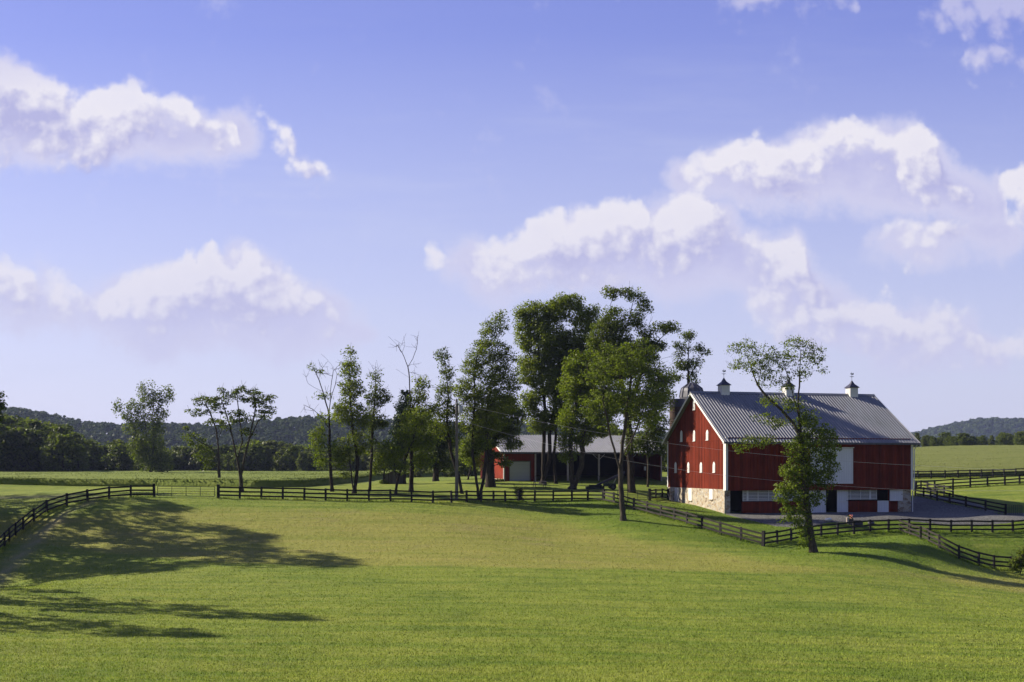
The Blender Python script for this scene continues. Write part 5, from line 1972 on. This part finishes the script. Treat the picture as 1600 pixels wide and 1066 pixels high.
tree('sapling', 'young thin trunked tree before the right end of the shed', 148,
     [[(1012, 754), (1013, 725), (1012, 700), (1009, 670), (1012, 640)], [(1010, 680), (1028, 650), (1040, 620)]],
     [(1008, 694, 20, 16, 36), (1022, 664, 22, 18, 40), (1038, 625, 14, 20, 22), (1030, 700, 10, 10, 9), (1046, 590, 8, 12, 7)],
     'leaf_dark', 'bark_grey', 0.14, 0.28, 40, 0.8, 18)
tree('forked_maple', 'round crowned maple on a slim forked trunk in the pasture corner left of the barn', 109,
     [[(974, 813), (972, 790), (971, 760), (970, 738), (971, 716)], [(970, 742), (963, 715), (955, 690), (948, 660), (940, 625)], [(971, 717), (985, 690), (1000, 660), (1012, 625)], [(971, 717), (974, 680), (980, 640), (986, 590)], [(979.5, 813), (981, 780), (980, 750), (979, 722), (988, 690), (1000, 650)]],
     [(976, 566, 46, 26, 120), (940, 588, 30, 30, 80), (1012, 588, 28, 30, 76), (958, 548, 28, 14, 40), (1026, 618, 16, 26, 34), (928, 636, 20, 22, 36), (976, 622, 48, 30, 100), (1016, 652, 22, 16, 26), (954, 660, 20, 11, 14), (988, 544, 38, 12, 36), (1036, 590, 12, 16, 12)],
     'leaf_maple', 'bark_grey', 0.27, 0.22, 52, 0.60, 19, mind=0.85, flat=0.66, twn=2)
tree('thin_tree', 'thin airy tree rising behind the silo dome', 178,
     [[(1078, 766), (1077, 680), (1076, 600), (1075, 560), (1077, 522)], [(1076, 590), (1090, 565), (1104, 548)], [(1076, 580), (1062, 560), (1056, 545)]],
     [(1075, 524, 11, 8, 9), (1063, 544, 14, 10, 13), (1088, 545, 10, 7, 6), (1070, 570, 14, 14, 16), (1100, 549, 8, 6, 5), (1084, 590, 8, 10, 6), (1058, 588, 7, 8, 4), (1086, 568, 8, 8, 5)],
     'leaf_dark', 'bark', 0.25, 0.34, 34, 0.8, 20, dead=[(1085, 560, 20, 24, 6)])
tree('ivy_tree', 'tall tree wrapped in ivy at the low fence corner in front of the barn', 97,
     [[(1272, 865), (1269, 845), (1265, 820), (1261, 790), (1258, 750), (1254, 710), (1250, 670), (1248, 630), (1249, 590), (1251, 560), (1249, 538)], [(1251, 690), (1240, 660), (1222, 640), (1200, 620), (1185, 600), (1175, 570), (1166, 548)], [(1249, 650), (1236, 610), (1226, 580), (1214, 552)],
      [(1253, 702), (1225, 692), (1195, 690), (1162, 697)], [(1249, 590), (1262, 570), (1276, 556)], [(1188, 604), (1192, 570), (1200, 548)]],
     [(1245, 536, 22, 8, 26), (1270, 553, 18, 16, 26), (1282, 574, 8, 8, 7), (1230, 562, 20, 16, 24), (1252, 582, 16, 16, 12), (1158, 543, 22, 12, 26), (1180, 568, 22, 20, 30), (1148, 570, 12, 11, 10), (1202, 556, 20, 17, 24), (1200, 590, 18, 14, 14), (1202, 626, 18, 9, 12), (1240, 632, 20, 12, 18), (1186, 690, 28, 8, 26), (1160, 702, 12, 8, 11), (1215, 660, 20, 8, 12), (1225, 600, 14, 12, 10), (1190, 650, 10, 5, 5)],
     'leaf_maple', 'bark_grey', 0.30, 0.19, 26, 0.50, 21,
     extra=('ivy', 'leaf_ivy', [(1262, 662, 20, 24, 56), (1288, 682, 18, 20, 40), (1254, 700, 30, 20, 76), (1284, 712, 24, 16, 50), (1246, 734, 28, 16, 56), (1270, 742, 32, 18, 76), (1234, 764, 22, 11, 36), (1262, 778, 26, 16, 50), (1224, 778, 12, 8, 16), (1246, 806, 18, 12, 30), (1262, 832, 8, 14, 14), (1300, 700, 12, 18, 24), (1304, 730, 9, 9, 9), (1252, 818, 12, 20, 26), (1236, 796, 14, 10, 16), (1228, 812, 10, 6, 8), (1256, 848, 7, 8, 8), (1285, 756, 16, 8, 14)], 38, 0.44, 0.18), twn=3, mind=0.52, twl=0.5, ex=1.05)
tree('edge_tree', 'dark leafy branches of a tree poking in at the left edge of the photo', 100,
     [[(-62, 840), (-60, 780), (-58, 720), (-52, 680), (-40, 640)], [(-55, 700), (-25, 660), (-8, 640)]],
     [(-50, 650, 40, 34, 90), (-18, 630, 20, 16, 26), (-12, 655, 16, 6, 8), (-40, 600, 26, 20, 30)],
     'leaf_dark', 'bark', 0.3, 0.3, 46, 0.8, 22)

tree('sapling', 'small leaning yellow green tree on the lawn between the pole and the shed gable', 158,
     [[(731, 754), (734, 738), (738, 722), (741, 708)]],
     [(738, 714, 13, 14, 26), (728, 706, 9, 9, 10), (747, 726, 7, 8, 8)], 'leaf_lime', 'bark', 0.12, 0.28, 40, 0.8, 28)
tree('sapling', 'small round tree low behind the ash trees at the edge of the crop', 150,
     [[(600, 757), (600, 742), (601, 728)]],
     [(600, 722, 18, 14, 34), (588, 732, 9, 8, 10)], 'leaf_mid', 'bark', 0.12, 0.28, 40, 0.8, 29)

# bushes
tree('shrub', 'yellow green shrub at the right edge where the hollow fence ends', 101,
     [[(1592, 893), (1590, 880), (1588, 870)], [(1596, 893), (1600, 878), (1602, 868)], [(1590, 893), (1584, 882)]],
     [(1592, 878, 10, 9, 26), (1604, 876, 12, 12, 30), (1586, 886, 7, 6, 12), (1600, 864, 6, 6, 8)],
     'leaf_lime', 'bark', 0.05, 0.17, 46, 0.32, 23, cat='shrub', mind=0.25)
tree('shrub', 'small dark round bush growing against a fence post left of the picnic table', 125.6,
     [[(811, 784), (811, 776), (811, 770)]],
     [(811, 770, 5, 6, 16), (810, 765, 4, 3, 8), (812, 778, 4, 4, 8)],
     'leaf_dark', 'bark', 0.06, 0.17, 44, 0.26, 24, cat='shrub', mind=0.18)
tree('shrub', 'low bush at the left corner of the grey hut', 149,
     [[(600, 758), (600, 754)]], [(599, 754, 5, 3, 12), (604, 756, 3, 2, 5)],
     'leaf_lime', 'bark', 0.04, 0.2, 40, 0.3, 25, cat='shrub', mind=0.2)
tree('shrub', 'low dark brush at the foot of the sunlit shed gable', 149.5,
     [[(778, 753), (778, 750)]], [(776, 750.5, 6, 1.6, 10), (783, 750.5, 3, 1.2, 5)],
     'leaf_dark', 'bark', 0.04, 0.2, 34, 0.25, 26, cat='shrub', mind=0.2)


# trees seen only as part of a wood: a few kinds, then copies
def wood_tree(seed, H, crown, leaf, size, per, cr, n, name='woodland_tree', low=0.12):
    """crown: radius profile at relative heights"""
    g = np.random.default_rng(seed)
    root = empty(name, (0, 0, 0), 0, 'tree', 'tree')
    sk = Skel(g)
    sk.trunk([(0, 0, -0.3), (g.normal() * 0.2, g.normal() * 0.2, H * 0.4), (g.normal() * 0.4, g.normal() * 0.4, H * 0.8)], 1.2)
    C = []
    while len(C) < n:
        h = low + (0.97 - low) * g.random()
        rmax = np.interp(h, [c[0] for c in crown], [c[1] for c in crown])
        a = g.random() * 2 * PI
        lob = 1 + 0.22 * math.sin(3 * a + seed) + 0.15 * math.sin(5 * a + 2 * seed + 7 * h)
        r = rmax * lob * (g.random() ** 0.38)
        C.append((r * math.cos(a), r * math.sin(a), h * H))
    C = np.array(C)
    for i in np.argsort(np.hypot(C[:, 0], C[:, 1]))[::3]:
        sk.reach(C[i])
    V, Fq = sk.mesh(0.018 * H, 0.02, 1.4, 6)
    link_mesh('trunk', np_mesh('trunk', V, Fq, smooth=True), M['bark'], root)
    V, Fq = leaf_cloud(C, per, cr, size, g, np.array([0, 0, H * 0.35]), 0.75)
    link_mesh('crown', np_mesh('crown', V, Fq), M[leaf], root)
    return root


PROTO = []
for i, (H, crown, leaf, low) in enumerate((
        (15, [(0, 1.5), (0.15, 3.6), (0.4, 5.0), (0.7, 4.2), (0.9, 2.2), (1, 0.6)], 'leaf_forest', 0.04),
        (14, [(0, 1.8), (0.2, 4.2), (0.5, 4.4), (0.8, 3.4), (1, 1.0)], 'leaf_forest', 0.03),
        (12, [(0, 2.2), (0.2, 4.4), (0.5, 5.2), (0.8, 4.2), (1, 1.5)], 'leaf_forest', 0.03),
        (16, [(0, 1.0), (0.2, 2.6), (0.5, 3.4), (0.8, 2.2), (1, 0.4)], 'leaf_olive', 0.05),
        (9, [(0, 2.0), (0.3, 3.6), (0.6, 3.4), (0.85, 2.2), (1, 0.6)], 'leaf_olive', 0.02))):
    PROTO.append((wood_tree(100 + i, H, crown, leaf, 0.85, 17, 1.3, 150, low=low), H))
BIG = wood_tree(140, 22, [(0, 0.0), (0.18, 0.8), (0.35, 4.2), (0.6, 5.4), (0.85, 3.8), (1, 1.0)], 'leaf_mid', 0.5, 30, 1.15, 155, 'tall_tree', low=0.2)
used = set()


def place_tree(k, px, Y, toppy, label, group, wide=1.0, X=None, H=None, sink=0.0):
    if k == 'big':
        proto, h0 = BIG, 22
    else:
        proto, h0 = PROTO[k]
    x = (px - 800) / F * Y if X is None else X
    z = gz(x, Y) - sink
    Ht = (CZ + (HY - toppy) / F * Y - z) if H is None else H
    s_ = max(Ht / h0, 0.25)
    o = proto if k not in used else copy_tree(proto)
    used.add(k)
    o.location = (x, Y, z)
    o.rotation_euler = (0, 0, rng.random() * 2 * PI)
    w = s_ * wide * (0.9 + 0.2 * rng.random())
    o.scale = (w, w, s_)
    tag(o, label, 'tree', group)
    return o


rw = random.Random(5)
SHAPE = {0: 'tall oval', 1: 'full crowned', 2: 'broad round', 3: 'slender', 4: 'low bushy'}
# dense dark wood at the far left behind the crop
for row, (Y, n) in enumerate(((272, 15), (284, 14), (300, 14), (318, 12))):
    for i in range(n):
        kk = rw.choice([0, 1, 2, 0, 1])
        px = -170 + (300 * (i + rw.uniform(0.2, 0.8)) / n)
        top = np.interp(px, [-170, 0, 60, 100, 135], [640, 652, 660, 668, 684]) + rw.uniform(-3, 9) - row * 1.5 + (rw.uniform(8, 20) if row == 0 else 0)
        place_tree(kk, px, Y + rw.uniform(-4, 4), top, '%s dark tree %s the wood behind the crop, far left' % (SHAPE[kk], 'at the front of' if row == 0 else 'deep in'), 'trees of the far left wood', 1.1)
# smaller mixed trees along the back of the crop
for Y, n in ((296, 36), (312, 34), (332, 34)):
    for i in range(n):
        kk = rw.choice([1, 2, 3, 4, 2, 4])
        px = 128 + 600 * (i + rw.uniform(0.1, 0.9)) / n
        zone = 'between dark wood and poplar' if px < 235 else 'between poplar and flat topped walnut' if px < 378 else 'between walnut and half dead tree' if px < 515 else 'behind the grove and the grey hut'
        top = np.interp(px, [128, 160, 200, 260, 330, 420, 500, 620, 730], [692, 697, 694, 700, 704, 694, 706, 700, 690]) + rw.uniform(-7, 9)
        place_tree(kk, px, Y + rw.uniform(-5, 5), top, '%s tree behind the crop, %s' % (SHAPE[kk], zone), 'trees behind the crop', 1.15)
# wood behind the shed and barn
for Y, n in ((215, 13), (235, 12)):
    for i in range(n):
        px = 640 + 470 * (i + rw.uniform(0.1, 0.9)) / n
        if 815 < px < 890:
            continue
        kk = rw.choice([0, 1, 2])
        top = np.interp(px, [640, 700, 800, 890, 960, 1110], [702, 700, 692, 680, 676, 700]) + rw.uniform(-8, 8)
        place_tree(kk, px, Y + rw.uniform(-5, 5), top, '%s green tree in the shade behind the %s' % (SHAPE[kk], 'utility pole' if px < 745 else 'long shed'), 'trees behind the shed')
# tree line on the ridge of the right hand field
for Y, n in ((372, 22), (392, 22), (415, 20)):
    for i in range(n):
        kk = rw.choice([0, 1, 2, 3, 2])
        px = 1380 + 420 * (i + rw.uniform(0.1, 0.9)) / n
        top = np.interp(px, [1380, 1430, 1500, 1560, 1700], [678, 679, 678, 677, 674]) + rw.uniform(-3, 7)
        place_tree(kk, px, Y + rw.uniform(-6, 6), top, '%s tree in the line above the right field, %s' % (SHAPE[kk], 'nearest the barn roof' if px < 1480 else 'under the bluish hill'), 'tree line right of the barn', 1.3)
# tall trees beyond the left edge whose shadows lie over the pasture
for X, Y, H in ((-39.5, 67, 19.5), (-38.5, 59.5, 16), (-42, 72.5, 11), (-57, 101, 27), (-62, 107, 25), (-57, 94, 17), (-65, 113, 26), (-70, 122, 24), (-74, 132, 24), (-66, 98, 24), (-82, 140, 22), (-60, 88, 15)):
    place_tree('big', 0, Y, 0, 'tall tree beyond the left edge shading the pasture', 'tall trees beyond the left edge', 0.9 if Y > 80 else 0.62, X=X, H=H)
for k in range(5):
    if k not in used:
        place_tree(k, 60, 330, 690, '%s green tree hidden in the row along the back of the crop' % SHAPE[k], 'trees behind the crop')


# ------------------------------------------------------------ standing grain
def crop(name, near, far, hgt, label, nblade, colr):
    nu, nv = 200, 46
    t = np.linspace(0, 1, nu)

    def samp(line):
        P = np.array([((a - 800) / F * b, b) for a, b in line])
        d = np.concatenate([[0], np.cumsum(np.linalg.norm(np.diff(P, axis=0), axis=1))])
        return np.interp(t * d[-1], d, P[:, 0]), np.interp(t * d[-1], d, P[:, 1])
    ax, ay = samp(near)
    bx, by = samp(far)
    s = np.linspace(0, 1, nv) ** 1.6
    X = ax[:, None] * (1 - s) + bx[:, None] * s
    Y = ay[:, None] * (1 - s) + by[:, None] * s
    G = ground_at(X.ravel(), Y.ravel()).reshape(X.shape)
    nz_ = np.array([mnoise.noise(Vector((x * 0.3, y * 0.3, 5))) for x, y in zip(X.ravel(), Y.ravel())]).reshape(X.shape)
    Z = G + hgt * (0.86 + 0.12 * nz_)
    V = np.stack([X, Y, Z], -1)
    foot = np.stack([X[:, 0], Y[:, 0], G[:, 0] - 0.1], -1)[:, None]
    V = np.concatenate([foot, V], 1)
    nv += 1
    V = V.reshape(-1, 3)
    i, j = np.meshgrid(np.arange(nu - 1), np.arange(nv - 1), indexing='ij')
    a = (i * nv + j).ravel()
    Fq = np.stack([a, a + nv, a + nv + 1, a + 1], 1)
    # blades: along the near edge and over the top
    ne = nblade // 3
    ti = rng.random(nblade)
    si = np.concatenate([0.0005 + rng.random(ne) * 0.008, rng.random(nblade - ne) ** 2.2])
    u_ = ti * (nu - 1)
    i0 = np.clip(u_.astype(int), 0, nu - 2)
    f_ = u_ - i0
    axx, ayy = ax[i0] * (1 - f_) + ax[i0 + 1] * f_, ay[i0] * (1 - f_) + ay[i0 + 1] * f_
    bxx, byy = bx[i0] * (1 - f_) + bx[i0 + 1] * f_, by[i0] * (1 - f_) + by[i0 + 1] * f_
    x = axx * (1 - si) + bxx * si
    y = ayy * (1 - si) + byy * si
    g_ = ground_at(x, y)
    h = hgt * (0.86 + 0.2 * rng.random(nblade))
    w = 0.03 + 0.05 * rng.random(nblade) * (y / 150)
    an = rng.random(nblade) * 2 * PI
    dx, dy = np.cos(an) * w, np.sin(an) * w
    ln = (rng.random((nblade, 2)) - 0.5) * 0.3
    z0 = g_ + hgt * 0.62
    BV_ = np.stack([np.stack([x - dx, y - dy, z0], 1), np.stack([x + dx, y + dy, z0], 1), np.stack([x + ln[:, 0], y + ln[:, 1], g_ + h], 1)], 1).reshape(-1, 3)
    n0 = len(V)
    me = np_mesh(name, np.concatenate([V, BV_]), [Fq, np.arange(nblade * 3).reshape(-1, 3) + n0])
    m, N, out = new_mat(name + '_stalks')
    co = obj_co(N)
    n1 = N.noise(N.vm('MULTIPLY', co, (0.05, 0.25, 1)), 1.0, 4, 0.6)
    n2 = N.noise(co, 2.5, 3, 0.6)
    c = N.mix(N.rng(n1, 0.35, 0.65), colr[0], colr[1])
    c = N.mix(N.rng(n2, 0.4, 0.7, 0, 0.5), c, tuple(q * 0.6 for q in colr[0]))
    d = principled(N, out, c, 0.9, 0.05, bump=n2, bstr=0.8, bdist=0.2)
    o = link_mesh(name, me, m)
    tag(o, label, 'crop', kind='stuff')
    return o


crop('grain_crop', [(-260, 158), (-60, 151), (60, 149), (240, 144), (330, 139), (400, 136), (470, 138), (520, 146), (560, 166), (600, 198), (640, 216), (700, 232), (760, 240)],
     [(-260, 262), (60, 286), (240, 290), (500, 292), (700, 292), (760, 292)], 0.95, 'tall green grain field standing behind the fence at the left', 60000, ((0.135, 0.178, 0.036), (0.182, 0.215, 0.052)))
crop('tall_grass_field', [(1395, 171.5), (1444, 174.5), (1500, 175.5), (1594, 179.5), (1720, 184)],
     [(1395, 345), (1500, 352), (1600, 358), (1720, 362)], 0.75, 'pale green tall grass field rising behind the farthest fence on the right', 40000, ((0.120, 0.145, 0.035), (0.170, 0.185, 0.055)))


# ------------------------------------------------------------ wooded hills
def hill(name, prof, Y0, Yr, treeh, sp, cards, csize, label, leaf):
    xs = np.array([(p[0] - 800) / F * Yr for p in prof])
    zs = np.array([CZ + (HY - p[1]) / F * Yr for p in prof]) - treeh * 0.62
    nu, nv = 160, 40
    X = np.linspace(xs[0], xs[-1], nu)
    RZ_ = np.interp(X, xs, zs)
    s = np.linspace(-1, 1.4, nv)
    cross = np.where(s < 0, 1 - smooth(0, 1, -s), 1 - smooth(0, 1.6, s))
    Yv = np.where(s < 0, Yr + s * (Yr - Y0), Yr + s * (Yr - Y0) * 1.2)
    base = CZ - 3.6
    XX = np.repeat(X[:, None], nv, 1)
    YY = np.repeat(Yv[None], nu, 0) + np.array([mnoise.noise(Vector((x / 160, 0.5, 0))) * 0.2 * (Yr - Y0) for x in X])[:, None]
    ZZ = base + (RZ_[:, None] - base) * cross[None]
    ZZ += np.array([mnoise.noise(Vector((x / 90, y / 90, 2))) * 5 for x, y in zip(XX.ravel(), YY.ravel())]).reshape(XX.shape) * cross[None]
    V = np.stack([XX, YY, ZZ], -1).reshape(-1, 3)
    i, j = np.meshgrid(np.arange(nu - 1), np.arange(nv - 1), indexing='ij')
    a = (i * nv + j).ravel()
    o = link_mesh('hill', np_mesh('hill', V, np.stack([a, a + nv, a + nv + 1, a + 1], 1), smooth=True), M['hill'])
    tag(o, kind='structure')
    # trees of the hill: leafy crowns, each a cloud of small faces
    g = np.random.default_rng(len(name))
    W_x = X[-1] - X[0]
    jmax = 0.16
    nn = int(1.25 * W_x * (Yr - Y0) * (1 + jmax) / sp ** 2)
    ui = g.random(nn) * (nu - 1.001)
    sj = -1 + g.random(nn) * (1 + jmax)
    vj = (sj + 1) / 2.4 * (nv - 1)
    i0, j0 = ui.astype(int), vj.astype(int)
    fu, fv = ui - i0, vj - j0

    def bil(A):
        return A[i0, j0] * (1 - fu) * (1 - fv) + A[i0 + 1, j0] * fu * (1 - fv) + A[i0, j0 + 1] * (1 - fu) * fv + A[i0 + 1, j0 + 1] * fu * fv
    tx, ty, tz = bil(XX), bil(YY), bil(ZZ)
    h = treeh * (0.62 + 0.45 * g.random(nn))
    r = sp * (0.45 + 0.3 * g.random(nn))
    idx = np.repeat(np.arange(nn), cards)
    m_ = len(idx)
    d = unit(g.normal(size=(m_, 3)))
    d[:, 2] = np.abs(d[:, 2]) * 0.9 - 0.12
    rad = 0.75 + 0.3 * g.random(m_)
    P = np.stack([tx[idx] + d[:, 0] * r[idx] * rad, ty[idx] + d[:, 1] * r[idx] * rad, tz[idx] + h[idx] * 0.5 + d[:, 2] * h[idx] * 0.52 * rad], 1)
    nrm = unit(d + g.normal(size=(m_, 3)) * 0.35)
    u = unit(np.cross(nrm, g.normal(size=(m_, 3))))
    v = np.cross(nrm, u)
    sz = csize * (0.6 + 0.8 * g.random(m_))[:, None]
    VV = np.stack([P - u * sz, P + v * sz * 0.8, P + u * sz, P - v * sz * 0.8], 1).reshape(-1, 3)
    o = link_mesh(name, np_mesh(name, VV, np.arange(m_ * 4).reshape(m_, 4)), M[leaf])
    tag(o, label, 'forest', kind='stuff')


M['hill'] = simple_mat('forest_floor', (0.022, 0.035, 0.012), 0.95, 0.3, 0.02)
M['leaf_hill'] = leaf_mat('hill_foliage', (0.016, 0.030, 0.012), (0.062, 0.086, 0.026), 0.25, 0.008, glint=0.02)
hill('left_hill_forest', [(-420, 640), (-200, 636), (0, 643), (60, 648), (110, 659), (200, 664), (330, 667), (420, 660), (480, 655), (560, 658), (640, 662), (720, 668), (820, 668), (900, 672), (1000, 676), (1100, 684), (1250, 705)],
     760, 1050, 13, 9.5, 60, 1.5, 'dark wooded hillside closing the view behind the fields on the left', 'leaf_hill')
hill('right_hill_forest', [(1200, 712), (1330, 700), (1400, 688), (1440, 680), (1490, 667), (1530, 658), (1560, 652), (1585, 654), (1620, 656), (1700, 664), (1800, 680), (1950, 705)],
     1900, 2450, 14, 15, 40, 3.0, 'bluish wooded hill on the horizon right of the barn', 'leaf_hill')

# ------------------------------------------------------------ haze
HZ = True
if HZ:
    b = MB().box(-1500, 1500, -120, 3600, -7.5, 190)
    m, N, out = new_mat('air')
    pv_ = N.node('ShaderNodeVolumePrincipled')
    pv_.inputs['Color'].default_value = (0.52, 0.62, 1.0, 1)
    pv_.inputs['Density'].default_value = 0.00008
    pv_.inputs['Anisotropy'].default_value = 0.2
    N.l.new(pv_.outputs[0], out.inputs[1])
    hb = b.build('haze', m)
    tag(hb, 'faint bluish air between the camera and the far hills', 'haze', kind='stuff')
